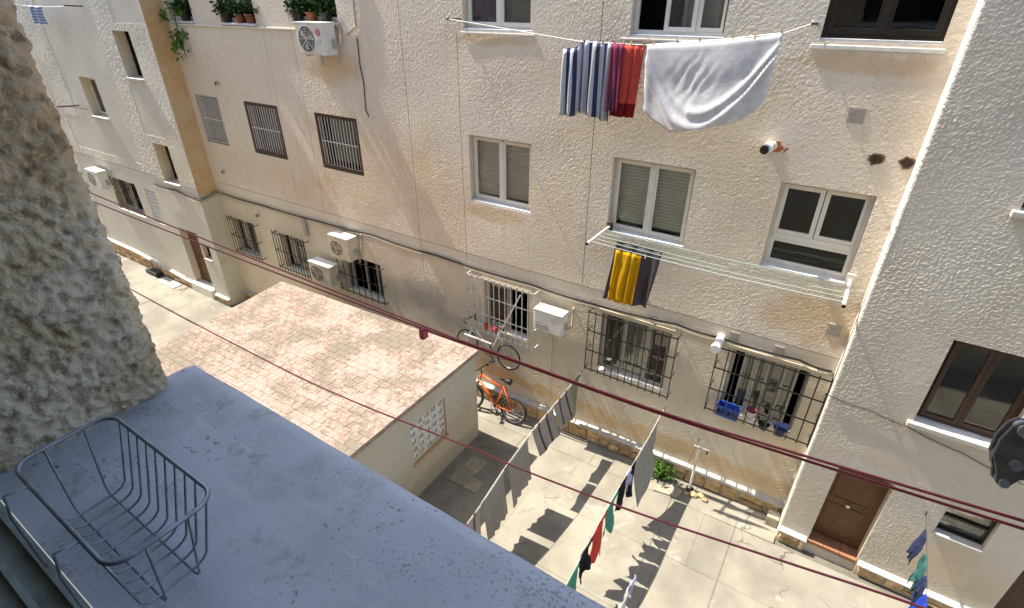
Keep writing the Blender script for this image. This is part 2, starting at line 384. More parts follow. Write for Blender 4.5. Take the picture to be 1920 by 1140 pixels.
# ------------------------------------------------------------------ wall generator
def wall(name, mats, parent, Y, x0, x1, z0, z1, cells, step=.3, wob=.005, seed=0, extra_x=(), extra_z=(), relief=0., rs=30., rmat=None):
    """upright sheet facing -Y; cells = (xa, xb, za, zb, depth outward, material, open)"""
    bx = {round(x0, 4), round(x1, 4), *[round(v, 4) for v in extra_x]}; bz = {round(z0, 4), round(z1, 4), *[round(v, 4) for v in extra_z]}
    for c in cells:
        bx |= {round(min(max(v, x0), x1), 4) for v in c[:2]}; bz |= {round(min(max(v, z0), z1), 4) for v in c[2:4]}
    def refine(s):
        s = sorted(s); o = []
        for a, c in zip(s, s[1:]):
            n = max(1, round((c - a) / step)); o += [a + (c - a) * i / n for i in range(n)]
        return o + [s[-1]]
    X = refine(bx); Z = refine(bz); nx, nz = len(X) - 1, len(Z) - 1
    dep = [[0.] * nz for _ in range(nx)]; mi = [[0] * nz for _ in range(nx)]; op = [[False] * nz for _ in range(nx)]
    for c in cells:
        for i in range(nx):
            if not (c[0] - 1e-4 <= X[i] and X[i + 1] <= c[1] + 1e-4): continue
            for j in range(nz):
                if c[2] - 1e-4 <= Z[j] and Z[j + 1] <= c[3] + 1e-4: dep[i][j] = c[4]; mi[i][j] = c[5]; op[i][j] = c[6]
    b = MB(); vid = {}
    def V(i, j, d):
        k = (i, j, round(d, 4))
        if k not in vid:
            w = noise.noise((X[i] * 1.3 + seed, Z[j] * 1.3, .3)) * wob + noise.noise((X[i] * .4, Z[j] * .4, seed + 2.)) * wob * 2
            if relief and d > -.05:
                p = Vector((X[i] * rs, Z[j] * rs * .8, seed)); k2 = (rmat(X[i], Z[j]) if rmat else 1.) * max(.25, .95 + 1.6 * noise.noise((X[i] * .9, Z[j] * .9, seed + 4.)) + .6 * noise.noise((X[i] * 3.1, Z[j] * 3.1, seed + 8.)))
                w -= relief * k2 * (noise.noise(p) + .5 * noise.noise(p * 2.1))
            vid[k] = len(b.v); b.v.append((X[i], Y - d + w, Z[j]))
        return vid[k]
    REV = len(mats) - 1
    for i in range(nx):
        for j in range(nz):
            d = dep[i][j]
            if not op[i][j]:
                b.f.append((V(i, j, d), V(i + 1, j, d), V(i + 1, j + 1, d), V(i, j + 1, d))); b.m.append(mi[i][j])
            if i + 1 < nx and abs(dep[i + 1][j] - d) > 1e-5:
                e = dep[i + 1][j]; b.f.append((V(i + 1, j, d), V(i + 1, j, e), V(i + 1, j + 1, e), V(i + 1, j + 1, d)))
                b.m.append(REV if (op[i][j] or op[i + 1][j]) else mi[i][j])
            if j + 1 < nz and abs(dep[i][j + 1] - d) > 1e-5:
                e = dep[i][j + 1]; b.f.append((V(i, j + 1, d), V(i + 1, j + 1, d), V(i + 1, j + 1, e), V(i, j + 1, e)))
                b.m.append(REV if (op[i][j] or op[i][j + 1]) else mi[i][j])
    return b.build(name, mats, parent)

# ------------------------------------------------------------------ window kit
def frame_boxes(b, x0, x1, z0, z1, y0, y1, w, wb=None):
    wb = wb or w
    b.box(x0, x0 + w, y0, y1, z0, z1); b.box(x1 - w, x1, y0, y1, z0, z1)
    b.box(x0 + w, x1 - w, y0, y1, z0, z0 + wb); b.box(x0 + w, x1 - w, y0, y1, z1 - w, z1); return b
def room(win, x0, x1, z0, z1, y0, depth, m):
    b = MB(); y1 = y0 + depth; e = .25
    X0, X1, Z0, Z1 = x0 - e, x1 + e, z0 - e, z1 + e
    b.face([(X0, y1, Z0), (X1, y1, Z0), (X1, y1, Z1), (X0, y1, Z1)])
    for q in ([(X0, y0, Z0), (X0, y1, Z0), (X0, y1, Z1), (X0, y0, Z1)], [(X1, y0, Z0), (X1, y1, Z0), (X1, y1, Z1), (X1, y0, Z1)],
              [(X0, y0, Z0), (X1, y0, Z0), (X1, y1, Z0), (X0, y1, Z0)], [(X0, y0, Z1), (X1, y0, Z1), (X1, y1, Z1), (X0, y1, Z1)]): b.face(q)
    # jamb board closing the gap between opening and room
    for q in ((X0, x0, Z0, Z1), (x1, X1, Z0, Z1), (x0, x1, Z0, z0), (x0, x1, z1, Z1)):
        b.face([(q[0], y0, q[2]), (q[1], y0, q[2]), (q[1], y0, q[3]), (q[0], y0, q[3])])
    return b.build('room_interior', m, win)
def drape(win, x0, x1, z0, z1, y, m, name='curtain', folds=7, amp=.02):
    b = MB(); n = folds * 6; b.uv = []
    for j in range(2):
        for i in range(n + 1):
            u = i / n; b.v.append((x0 + (x1 - x0) * u, y + amp * math.sin(u * folds * 6.283) * (1.2 - .4 * j) + amp * .5 * math.sin(u * 17 + 1), (z0, z1)[j])); b.uv.append((u, j))
    for i in range(n): b.f.append((i, i + 1, n + 2 + i, n + 1 + i)); b.m.append(0)
    return b.build(name, m, win, smooth=True)
def blind(win, x0, x1, z0, z1, y):
    b = MB(); z = z0
    while z < z1 - .01:
        b.face([(x0, y, z), (x1, y, z), (x1, y - .008, z + .024), (x0, y - .008, z + .024)])
        b.face([(x0, y - .008, z + .024), (x1, y - .008, z + .024), (x1, y, z + .046), (x0, y, z + .046)]); z += .05
    return b.build('blind', M_blind, win)
def sash(win, x0, x1, z0, z1, y, m, w=.055, d=.045, gl=True):
    s = frame_boxes(MB(), x0, x1, z0, z1, y, y + d, w).build('sash', m, win, bevel=.004)
    if gl: MB().box(x0 + w - .004, x1 - w + .004, y + d * .45, y + d * .55, z0 + w - .004, z1 - w + .004).build('pane', M_glass, win)
    return s
def sill(par, Y, x0, x1, z, rec, out=-.004, m=None, th=.04, side=.0):
    b = MB(); k = b
    b.v = [(x0 + .003, Y + rec, z + .008), (x1 - .003, Y + rec, z + .008), (x1 - .003, Y - out, z), (x0 + .003, Y - out, z),
           (x0 + .003, Y + rec, z - th), (x1 - .003, Y + rec, z - th), (x1 - .003, Y - out, z - th), (x0 + .003, Y - out, z - th)]
    b.f = [(0, 3, 2, 1), (3, 7, 6, 2), (0, 4, 7, 3), (1, 2, 6, 5), (4, 5, 6, 7)]; b.m = [0] * 5
    return b.build('sill', m or M_sillg, par, bevel=.004)
def window(par, Y, x0, x1, z0, z1, rec, m=None, fw=.05):
    m = m or M_white
    return frame_boxes(MB(), x0 + .002, x1 - .002, z0 + .002, z1 - .002, Y + rec - .06, Y + rec, fw).build('window', m, par, bevel=.004)
def grille(par, Y, x0, x1, z0, z1, nv, hz, proud, m, r=.008, flat=False, spear=0., name='window_grille'):
    b = MB(); yy = Y - proud
    for z in hz:
        b.box(x0 - .012, x1 + .012, yy - .006, yy + .006, z - .010, z + .010)
        if proud > .03:
            for x in (x0, x1): b.box(x - .009, x + .009, yy + .0065, Y + .03, z - .008, z + .008)
    g = b.build(name, m, par)
    h = z1 - z0 + 2 * spear
    bb = MB().tube([(0, 0, 0), (0, 0, spear * .8), (0, 0, h - spear), (0, 0, h)], [r * .5, r, r, r * .3], 5) if spear else MB().tube([(0, 0, 0), (0, 0, h)], r, 5)
    o = bb.build('bar', m, None); me = o.data; o.parent = g
    o.location = Vector((x0, yy, z0 - spear)) - ORG[g]
    for i in range(1, nv): inst('bar', me, (x0 + (x1 - x0) * i / (nv - 1), yy, z0 - spear), g)
    return g
def pr(x, z, p): k = (7.5 - p) / 7.5; return x * k, 7.7 - (7.7 - z) * k

# ------------------------------------------------------------------ main building
HT = 11.4
main = thing('apartment_building', (-7, 0, -.2), 'beige stucco apartment building facing the courtyard, laundry hung across its wall', 'building')
W = dict(A1=(-5.80, -4.52, 7.27, 8.45), A2=(-3.0, -1.78, 7.27, 8.45), A3=(-.72, .42, 7.30, 8.45), W1=(-5.78, -4.50, 4.46, 5.63), W2=(-3.06, -1.82, 4.46, 5.63), W3=(-.73, .33, 4.46, 5.64),
         P1=(-10.0, -8.70, 7.28, 8.45), P2=(-12.45, -11.2, 7.22, 8.45), P3=(-14.5, -13.55, 7.22, 8.45),
         B1=(-9.86, -8.58, 4.46, 5.60), B2=(-12.35, -11.1, 4.44, 5.61), B3=(-14.42, -13.42, 4.46, 5.60))
GR = {}
for k, (xa, xb, za, zb, p) in dict(G1=(-14.55, -13.3, 1.22, 2.33, .14), G2=(-12.50, -11.2, 1.25, 2.34, .14), G3=(-10.0, -8.5, 1.30, 2.30, .1), G4=(-5.98, -4.38, 1.55, 2.90, .2), G5=(-3.24, -1.64, 1.58, 2.90, .16), G6=(-1.0, .58, 1.66, 2.98, .22)).items():
    a, c = pr(xa, za, p); d, e = pr(xb, zb, p); GR[k] = (a, d, c, e, p)
Gw = {'G1': (-14.35, -13.35, 1.32, 2.35), 'G2': (-12.2, -11.25, 1.35, 2.35), 'G3': (-9.75, -8.5, 1.42, 2.38), 'G4': (-5.55, -4.50, 1.75, 2.82), 'G5': (-3.0, -1.75, 1.72, 2.92), 'G6': (-.80, .30, 1.80, 2.98)}
J = .006
cells = [(-15.2, .8, -.6, 3.05, -.012, 1, False), (-15.2, .8, 3.05, 3.325, -.006, 3, False), (-15.2, .8, 3.325, 3.340, -.024, 3, False)]
for x, z0, z1 in ((-11.05, 3.3, HT), (-10.12, 3.34, HT), (-7.16, 2.55, HT), (-5.95, 3.0, 7.2), (-3.42, 3.34, HT)):
    cells.append((x - J, x + J, z0, z1, -.026, 3, False))

for k, (xa, xb, za, zb) in W.items(): cells.append((xa, xb, za - .03, zb, -.18, 0, True))
for k, (xa, xb, za, zb) in Gw.items(): cells.append((xa, xb, za - .03, zb, -.20, 0, True))
M_band = stucco('band_render', (.74, .67, .54), (.71, .63, .50), 70, .3, .005, streak=.2)
wall('wall', [M_wall, M_low, M_cem, M_band, M_reveal], main, 0, -14.68, .62, -.55, 8.6, cells, .027, .005, relief=.0010, rs=38.)
wall('upper_wall', [M_wall, M_low, M_cem, M_band, M_reveal], main, 0, -14.68, .62, 8.6, HT, [], .5, .0)
b = MB().box(-14.68, .62, .9, 3.5, -.5, HT - .3); b.build('building_core', M_reveal, main)
b = MB().box(-14.9, .9, -.0, 3.6, HT + .002, HT + .12); b.build('roof_edge', M_cap, main)

def two_sash(k, m=None, y=.0, rec=.17, behind=None, fw=.05):
    x0, x1, z0, z1 = W[k]; w = window(main, 0, x0, x1, z0, z1, rec, m, fw); xm = (x0 + x1) / 2
    sash(w, x0 + fw * .8, xm - .012, z0 + fw * .8, z1 - fw * .8, rec - .075, m or M_white)
    sash(w, xm + .012, x1 - fw * .8, z0 + fw * .8, z1 - fw * .8, rec - .075, m or M_white)
    MB().box(xm - .03, xm + .03, rec - .085, rec - .02, z0 + fw, z1 - fw).build('mullion', m or M_white, w, bevel=.004)
    sill(main, 0, x0, x1, z0, rec)
    return w, x0, x1, z0, z1, xm
for k in ('W1', 'W2'):
    w, x0, x1, z0, z1, xm = two_sash(k)
    blind(w, x0 + .03, x1 - .03, z0 + (.10 if k == 'W1' else .12), z1 - .02, .22); room(w, x0, x1, z0, z1, .19, .6, M_dim)
# lower right window: two lights above one long low light
x0, x1, z0, z1 = W['W3']; w = window(main, 0, x0, x1, z0, z1, .17); xm = (x0 + x1) / 2; zt = z0 + .43
MB().box(x0 + .05, x1 - .05, .095, .165, zt - .035, zt + .035).build('transom', M_white, w, bevel=.004)
sash(w, x0 + .04, xm - .005, zt + .036, z1 - .04, .095, M_white); sash(w, xm + .005, x1 - .04, zt + .036, z1 - .04, .11, M_white)
sash(w, x0 + .04, x1 - .04, z0 + .04, zt - .036, .10, M_white, w=.045); room(w, x0, x1, z0, z1, .19, .6, M_dark); sill(main, 0, x0, x1, z0, .17)
# top row
w, x0, x1, z0, z1, xm = two_sash('A1'); drape(w, x0 + .05, xm - .03, z0 + .03, z1, .24, M_purp, folds=5); drape(w, xm + .03, x1 - .05, z0 + .03, z1, .24, M_curd, folds=3, amp=.01); room(w, x0, x1, z0, z1, .19, .5, M_dark)
x0, x1, z0, z1 = W['A2']; w = window(main, 0, x0, x1, z0, z1, .17); xa = x0 + .42; xb = x0 + .82
sash(w, xa, xb + .01, z0 + .04, z1 - .04, .095, M_white); sash(w, xb + .012, x1 - .03, z0 + .04, z1 - .04, .11, M_white)
drape(w, xa + .18, xb, z0 + .03, z1, .26, M_curt, folds=3); drape(w, xb, x1, z0 + .03, z1, .26, M_curt, folds=6, amp=.015); room(w, x0, x1, z0, z1, .19, .6, M_dark); sill(main, 0, x0, x1, z0, .17)
w, x0, x1, z0, z1, xm = two_sash('A3', M_dkal, rec=.09, fw=.06); room(w, x0, x1, z0, z1, .19, .6, M_dark)
b = MB().box(-.80, .46, -.016, -.001, 7.19, 7.235); b.build('ledge', M_whd, main, bevel=.006)
b = MB().box(-5.86, -4.48, -.012, -.001, 7.195, 7.225); b.build('ledge', M_whd, main, bevel=.006)
b = MB().box(-3.12, -1.74, -.012, -.001, 7.195, 7.225); b.build('ledge', M_whd, main, bevel=.006)
for k in ('P1', 'P2', 'P3'):
    x0, x1, z0, z1 = W[k]; w = window(main, 0, x0, x1, z0, z1, .17); xm = (x0 + x1) / 2
    sash(w, x0 + .04, xm, z0 + .04, z1 - .04, .10, M_white); sash(w, xm + .005, x1 - .04, z0 + .04, z1 - .04, .11, M_white)
    room(w, x0, x1, z0, z1, .19, .6, M_dark); sill(main, 0, x0, x1, z0, .17, .05)
b = MB().box(-14.55, -9.95, -.03, -.001, 7.13, 7.165); b.build('ledge', M_whd, main, bevel=.006)
# middle row with bars set in the opening
for k, m in (('B1', M_brown), ('B2', M_brown), ('B3', M_irong)):
    x0, x1, z0, z1 = W[k]; w = window(main, 0, x0, x1, z0, z1, .06, m, .07 if k != 'B3' else .03)
    room(w, x0, x1, z0, z1, .19, .6, M_dark)
    drape(w, x0 + .03, x0 + .38, z0 + .03, z1 - .03, .23, M_brc, folds=3, amp=.012)
    grille(main, 0, x0 + .09, x1 - .09, z0 + .05, z1 - .05, 13, [(z0 + z1) / 2], -.02, M_bar, .011)
    MB().box(x0 + .075, x1 - .075, .165, .172, z0 + .075, z1 - .075).build('pane', M_glass, w)
M_gfr = mat('aged_window_frame', (.46, .42, .35), .5, .1, 8)
# ground floor, caged windows
for k, mf, mg, nv in (('G1', M_gfr, M_iron, 11), ('G2', M_gfr, M_iron, 12), ('G3', M_gfr, M_iron, 8), ('G4', M_gfr, M_irong, 13), ('G5', M_gfr, M_iron, 13), ('G6', M_gfr, M_iron, 11)):
    x0, x1, z0, z1 = Gw[k]; w = window(main, 0, x0, x1, z0, z1, .17, mf, .045); xm = (x0 + x1) / 2
    if k == 'G4':
        sash(w, x0 + .03, xm, z0 + .03, z1 - .03, .10, M_gfr, .04); drape(w, x0 + .04, xm, z0 + .03, z1 - .03, .24, M_curd, folds=5, amp=.012)
    elif k == 'G6':
        n = 4; xa = x0 + .18; xe = x1 - .14
        for i in range(n):
            q0 = xa + (xe - xa) * i / n; q1 = xa + (xe - xa) * (i + 1) / n
            sash(w, q0, q1 - .004, z0 + .03, z1 - .03, .095 + .012 * (i % 2), M_gfr, .03)
        drape(w, xa, xe, z0 + .03, z1 - .03, .26, M_curd, folds=5, amp=.012)
    elif k == 'G5':
        q = [x0 + .03, x0 + .42, x0 + .85, x1 - .03]
        for i in range(3): sash(w, q[i], q[i + 1] - .004, z0 + .03, z1 - .03, .095 + .012 * (i % 2), M_gfr, .035)
        drape(w, q[0], q[1], z0 + .03, z1 - .03, .25, M_brc, folds=3, amp=.012); drape(w, q[1], q[2], z0 + .03, z1 - .03, .25, M_curd, folds=4, amp=.012); drape(w, q[2], q[3], z0 + .03, z1 - .03, .25, M_brc, folds=3, amp=.012)
    elif k == 'G3':
        for q in (.12, .5, .8): MB().box(x0 + (x1 - x0) * q, x0 + (x1 - x0) * q + .045, .10, .15, z0 + .03, z1 - .03).build('mullion', M_gfr, w)
    else:
        sash(w, xm, x1 - .03, z0 + .03, z1 - .03, .10, M_gfr, .04); drape(w, x0 + .04, xm - .1, z0 + .03, z1 - .03, .24, M_curt, folds=4, amp=.012)
    room(w, x0, x1, z0, z1, .21, .6, M_dark); sill(main, 0, x0, x1, z0, .17, .0, M_whd)
    a, d, c, e, p = GR[k]
    hz = [c + (e - c) * t for t in ((.04, .36, .68, .97) if k in ('G4', 'G5', 'G6') else (.05, .5, .95))]
    grille(main, 0, a, d, c, e, nv, hz, p, mg, .010, spear=.05 if k in ('G1', 'G2') else 0.)
# lintel strips over the three caged windows
for xa, xb, z in ((-5.6, -4.45, 2.86), (-3.05, -1.7, 2.96), (-.86, .36, 3.02)):
    MB().box(xa, xb, -.020, .0, z, z + .05).build('lintel', M_low, main, bevel=.005)

# plinth of rough stones with a white ledge
def plinth(par, Y, x0, x1, zt, depth=.07, hi=None):
    """zt(x) = top; stones one by one on a mortar backing, white ledge on top"""
    b = MB(); n = max(1, int((x1 - x0) / .8))
    for i in range(n):
        a = x0 + (x1 - x0) * i / n; c = x0 + (x1 - x0) * (i + 1) / n; y = Y - depth + .025
        P = [(a, y, gz(a) - .08), (c, y, gz(c) - .08), (c, y, zt(c)), (a, y, zt(a))]
        b.face(P)
    for x in (x0, x1): b.face([(x, Y + .02, gz(x) - .08), (x, Y - depth + .025, gz(x) - .08), (x, Y - depth + .025, zt(x)), (x, Y + .02, zt(x))])
    base = b.build('plinth', M_stoneg, par)
    x = x0 + .02; sl = 0.
    while x < x1 - .08:
        w = min(rnd.uniform(.2, .46), x1 - .02 - x); s2 = rnd.uniform(-.06, .06) if x + w < x1 - .1 else 0.
        lo = lambda q: gz(q) + .012; hi_ = lambda q: zt(q) - .012
        H = hi_(x) - lo(x); cut = rnd.uniform(.38, .62) if rnd.random() < .62 else None
        def stone(q0, q1):
            p = []
            for u, v in ((0, q0), (.5, q0), (1, q0), (1, (q0 + q1) / 2), (1, q1), (.5, q1), (0, q1), (0, (q0 + q1) / 2)):
                xx = x + .012 + (w - .024) * u + (sl * (v - .5) * (1 - u) + s2 * (v - .5) * u) + rnd.uniform(-.012, .012)
                zz = lo(x) + H * v + rnd.uniform(-.012, .012)
                p.append((min(max(xx, x0 + .004), x1 - .004), min(max(zz, lo(xx)), hi_(xx))))
            cx = sum(q[0] for q in p) / 8; cz = sum(q[1] for q in p) / 8; y = Y - depth; bl = rnd.uniform(.0, .02)
            m = MB(); m.v = [(u, y + .026, v) for u, v in p] + [(u + (cx - u) * .1, y - bl + rnd.uniform(0, .006), v + (cz - v) * .12) for u, v in p] + [(cx, y - bl - rnd.uniform(.002, .014), cz)]
            m.f = [(i, (i + 1) % 8, 8 + (i + 1) % 8, 8 + i) for i in range(8)] + [(8 + i, 8 + (i + 1) % 8, 16) for i in range(8)]; m.m = [0] * 16
            m.build('stone', M_stone, base)
        if cut: stone(0, cut - .03); stone(cut + .03, 1)
        else: stone(0, 1)
        x += w; sl = s2
    b = MB(); e = .012
    n = max(1, int((x1 - x0) / .35)); P = [x0 + (x1 - x0) * i / n for i in range(n + 1)]
    for a, c in zip(P, P[1:]):
        ya, yc = [Y - depth - .025 + noise.noise((q * 3, 1, 7)) * .012 for q in (a, c)]
        b.face([(a, ya, zt(a) + .002), (c, yc, zt(c) + .002), (c, Y + .02, zt(c) + .03), (a, Y + .02, zt(a) + .03)])
        b.face([(a, ya, zt(a) - .022), (c, yc, zt(c) - .022), (c, yc, zt(c) + .002), (a, ya, zt(a) + .002)])
        b.face([(a, ya, zt(a) - .022), (a, Y + .02, zt(a) - .022), (c, Y + .02, zt(c) - .022), (c, yc, zt(c) - .022)])
    b.build('ledge', M_cap, par)
plinth(main, 0, -14.66, .60, lambda x: .335 + .022 * x if x > -6 else .2 + .033 * (x + 6))

# ------------------------------------------------------------------ right building
RY = -.45
rb = thing('apartment_building', (4, RY, 0), 'coarse whitish rendered building on the right with brown door and brown window', 'building')
rc = [(1.52, 2.42, 3.02, 4.27, -.20, 0, True), (1.52, 2.42, 5.83, 7.05, -.20, 0, True), (1.0, 1.67, .26, 1.93, -.24, 0, True), (2.27, 2.80, 1.40, 1.95, -.16, 0, True), (3.24, 4.0, .2, 1.35, -.2, 0, True),
      (1.18, 3.6, 2.12, 2.78, .0, 1, False), (2.22, 2.86, .62, 1.30, .0, 1, False)]
sm_ = lambda x, z: .12 if (1.18 < x < 3.6 and 2.12 < z < 2.78) or (2.22 < x < 2.86 and .62 < z < 1.30) else 1.
wall('wall', [M_right, M_rsm, M_reveal], rb, RY, .60, 4.1, -.05, 8.4, rc, .018, .006, 5, relief=.0020, rs=50., rmat=sm_)
wall('upper_wall', [M_right, M_rsm, M_reveal], rb, RY, .60, 4.1, 8.4, HT, [], .5, .0); wall('side_wall', [M_right, M_rsm, M_reveal], rb, RY, 4.1, 6.5, -.05, HT, [], .5, .0)
b = MB(); nz = 36                                     # sunlit return with a soft rounded arris
for j in range(nz):
    za = -.05 + (HT + .05) * j / nz; zb = -.05 + (HT + .05) * (j + 1) / nz
    pa = [(.600, RY - .0), (.582, RY + .006), (.574, RY + .024), (.572, RY + .2), (.572, .05)]
    for (xa, ya), (xb, yb_) in zip(pa, pa[1:]):
        b.face([(xa, ya, za), (xa, ya, zb), (xb, yb_, zb), (xb, yb_, za)])
b.build('wall_return', M_left, rb, smooth=True)
MB().box(.64, 6.5, 1.2, 3.4, -.05, HT - .3).build('building_core', M_reveal, rb); MB().box(.905, 6.6, RY + .03, 3.6, HT + .002, HT + .12).build('roof_edge', M_cap, rb)
for z0 in (3.02, 5.83):
    z1 = z0 + 1.24; x0, x1 = 1.52, 2.42; w = window(rb, RY, x0, x1, z0 + .02, z1, .19, M_brown, .06); xm = (x0 + x1) / 2 - .02
    sash(w, x0 + .05, xm, z0 + .07, z1 - .05, RY + .10, M_brown, .05); sash(w, xm + .004, x1 - .05, z0 + .07, z1 - .05, RY + .115, M_brown, .05)
    room(w, x0, x1, z0, z1, RY + .21, .6, M_dark); sill(rb, RY, x0 - .04 + .042, x1, z0, .19, .02, M_whd)
    MB().box(x0 - .06, x1 + .06, RY - .075, RY - .002, z0 - .055, z0 + .012).build('ledge', M_cap, rb, bevel=.008)
# door
dr = MB().box(1.0, 1.67, RY + .20, RY + .235, .30, 1.93).build('door', M_door, rb)
frame_boxes(MB(), 1.07, 1.60, .40, 1.03, RY + .188, RY + .1985, .03).build('door_moulding', M_door, dr, bevel=.003)
frame_boxes(MB(), 1.07, 1.60, 1.14, 1.86, RY + .188, RY + .1985, .03).build('door_moulding', M_door, dr, bevel=.003)
MB().disc((1.32, RY + .18, 1.085), (0, 1, 0), .028, .04, 16).build('door_knob', M_steel, dr, smooth=False)
for i in range(3): MB().box(1.003 + i * .222, 1.003 + i * .222 + .217, RY - .03, RY + .198, .23, .297).build('step_tile', M_step, rb, bevel=.004)
# small basement window
w = window(rb, RY, 2.27, 2.80, 1.40, 1.95, .15, M_dkal, .03); MB().box(2.29, 2.78, RY + .115, RY + .12, 1.43, 1.92).build('pane', M_glass, w)
MB().box(2.30, 2.77, RY + .085, RY + .125, 1.66, 1.69).build('rail', M_dkal, w); room(w, 2.27, 2.80, 1.40, 1.95, RY + .17, .5, M_dark); sill(rb, RY, 2.27, 2.80, 1.40, .15, .03, M_cap)
w = window(rb, RY, 3.24, 4.0, .2, 1.35, .19, M_brown, .05); MB().box(3.29, 3.95, RY + .14, RY + .15, .25, 1.30).build('door_leaf', M_brown, w); room(w, 3.24, 4.0, .2, 1.35, RY + .21, .5, M_dark)
plinth(rb, RY, .585, .985, lambda x: .30); plinth(rb, RY, 1.69, 3.2, lambda x: .30)

# ------------------------------------------------------------------ left building
LY = -.52; LX = -14.66
lb = thing('apartment_building', (-19, LY, -.38), 'pale whitish building at the far left with narrow dark stair windows', 'building')
lc = [(-30, LX, -.5, 3.23, -.01, 1, False), (-30, -16.75, 3.23, 3.25, -.03, 1, False), (-16.55, -15.45, 4.45, 5.75, -.006, 1, False), (-16.2, -14.75, 7.15, HT, -.006, 1, False),
      (-21.5, -17.3, 3.5, 4.5, -.006, 1, False), (-20.6, -17.2, 4.5, HT, -.006, 1, False),
      (-16.45, -15.62, 5.87, 6.98, -.34, 0, True), (-16.30, -15.50, 3.15, 4.25, -.34, 0, True), (-19.45, -18.44, 4.62, 5.73, -.28, 0, True),
      (-20.1, -18.4, 1.62, 2.72, -.28, 0, True), (-17.85, -17.25, 1.62, 2.70, -.12, 0, True), (-16.5, -15.5, -.12, 1.75, -.25, 0, True), (-15.43, -15.02, .98, 1.48, -.22, 0, True)]
sml = lambda x, z: .15 if z < 3.2 or (-16.55 < x < -15.45 and 4.45 < z < 5.75) or (-16.2 < x < -14.75 and z > 7.15) or (-21.5 < x < -17.3 and 3.5 < z < 4.5) or (-20.6 < x < -17.2 and z > 4.5) else 1.
wall('wall', [M_left, M_lsm, M_reveal], lb, LY, -22, LX, -.55, 8.5, lc, .045, .006, 9, relief=.0040, rs=19., rmat=sml)
wall('upper_wall', [M_left, M_lsm, M_reveal], lb, LY, -30, LX, 8.5, HT, [], .5, .0); wall('side_wall', [M_left, M_lsm, M_reveal], lb, LY, -30, -22, -.55, 8.5, [], .5, .0)
b = MB()
for j in range(40):
    za = -.55 + (HT + .55) * j / 40; zb = -.55 + (HT + .55) * (j + 1) / 40
    for ya, yb_ in ((LY, LY + .26), (LY + .26, .03)):
        f = lambda y, z: (LX + noise.noise((y * 2, z * 1.4, 3)) * .006, y, z)
        b.face([f(ya, za), f(yb_, za), f(yb_, zb), f(ya, zb)], 0 if za > 3.0 else 1)
b.build('wall_return', [M_ochre, M_shedw], lb)  # ochre above puts warm bounced light into this shaded return's colour
MB().box(-30, -14.7, 1.2, 3.4, -.5, HT - .3).build('building_core', M_reveal, lb); MB().box(-30.2, -14.905, LY + .03, 3.6, HT + .002, HT + .12).build('roof_edge', M_cap, lb)
for x0, x1, z0, z1 in ((-16.45, -15.62, 5.9, 6.98), (-16.30, -15.50, 3.18, 4.25)):
    w = window(lb, LY, x0, x1, z0, z1, .34, M_dkal, .03); room(w, x0, x1, z0, z1, LY + .36, .6, M_dark); sill(lb, LY, x0, x1, z0, .30, .05, M_cap, .05)
    MB().box(x0 + .03, x1 - .03, LY + .31, LY + .316, z0 + .03, z1 - .03).build('pane', M_glass, w)
x0, x1, z0, z1 = -19.45, -18.44, 4.65, 5.73; w = window(lb, LY, x0, x1, z0, z1, .28, M_white, .05); sash(w, x0 + .04, (x0 + x1) / 2, z0 + .04, z1 - .04, LY + .2, M_white); sash(w, (x0 + x1) / 2 + .004, x1 - .04, z0 + .04, z1 - .04, LY + .215, M_white)
room(w, x0, x1, z0, z1, LY + .30, .6, M_dark); drape(w, x0, x1, z0, z1, LY + .4, M_curd); sill(lb, LY, x0, x1, z0, .26, .05, M_cap)
x0, x1, z0, z1 = -20.1, -18.4, 1.65, 2.72; w = window(lb, LY, x0, x1, z0, z1, .26, M_white, .05); sash(w, x0 + .04, x0 + .85, z0 + .04, z1 - .04, LY + .18, M_white)
room(w, x0, x1, z0, z1, LY + .30, .6, M_dark); sill(lb, LY, x0, x1, z0, .24, .03, M_whd); grille(lb, LY, x0 + .04, x1 - .04, z0 + .02, z1 - .02, 13, [z0 + .1, (z0 + z1) / 2, z1 - .1], -.03, M_iron, .009)
lt = MB()                                           # pierced panel beside it
for j in range(9):
    for i in range(5): frame_boxes(lt, -17.85 + i * .12, -17.85 + i * .12 + .119, 1.64 + j * .118, 1.64 + j * .118 + .117, LY + .03, LY + .09, .03)
lt = lt.build('pierced_panel', M_sillg, lb); room(lt, -17.85, -17.25, 1.65, 2.70, LY + .13, .4, M_dark)
dr = MB().box(-16.5, -15.5, LY + .21, LY + .245, -.08, 1.75).build('door', M_door, lb); MB().disc((-15.62, LY + .19, .8), (0, 1, 0), .03, .04, 12).build('door_knob', M_steel, dr)
frame_boxes(MB(), -16.35, -15.65, .1, .8, LY + .195, LY + .2085, .04).build('door_moulding', M_door, dr); MB().box(-16.6, -15.45, LY - .12, LY + .2, gz(-16) - .05, -.085).build('step', M_whd, lb, bevel=.01)
w = window(lb, LY, -15.43, -15.02, 1.0, 1.48, .20, M_dkal, .025); room(w, -15.43, -15.02, 1.0, 1.48, LY + .24, .4, M_dark); sill(lb, LY, -15.43, -15.02, 1.0, .19, .03, M_cap)
plinth(lb, LY, -15.4, LX - .01, lambda x: -.20); plinth(lb, LY, -25, -16.62, lambda x: -.16 - .07 * (x + 16.6) if x > -20 else .08)

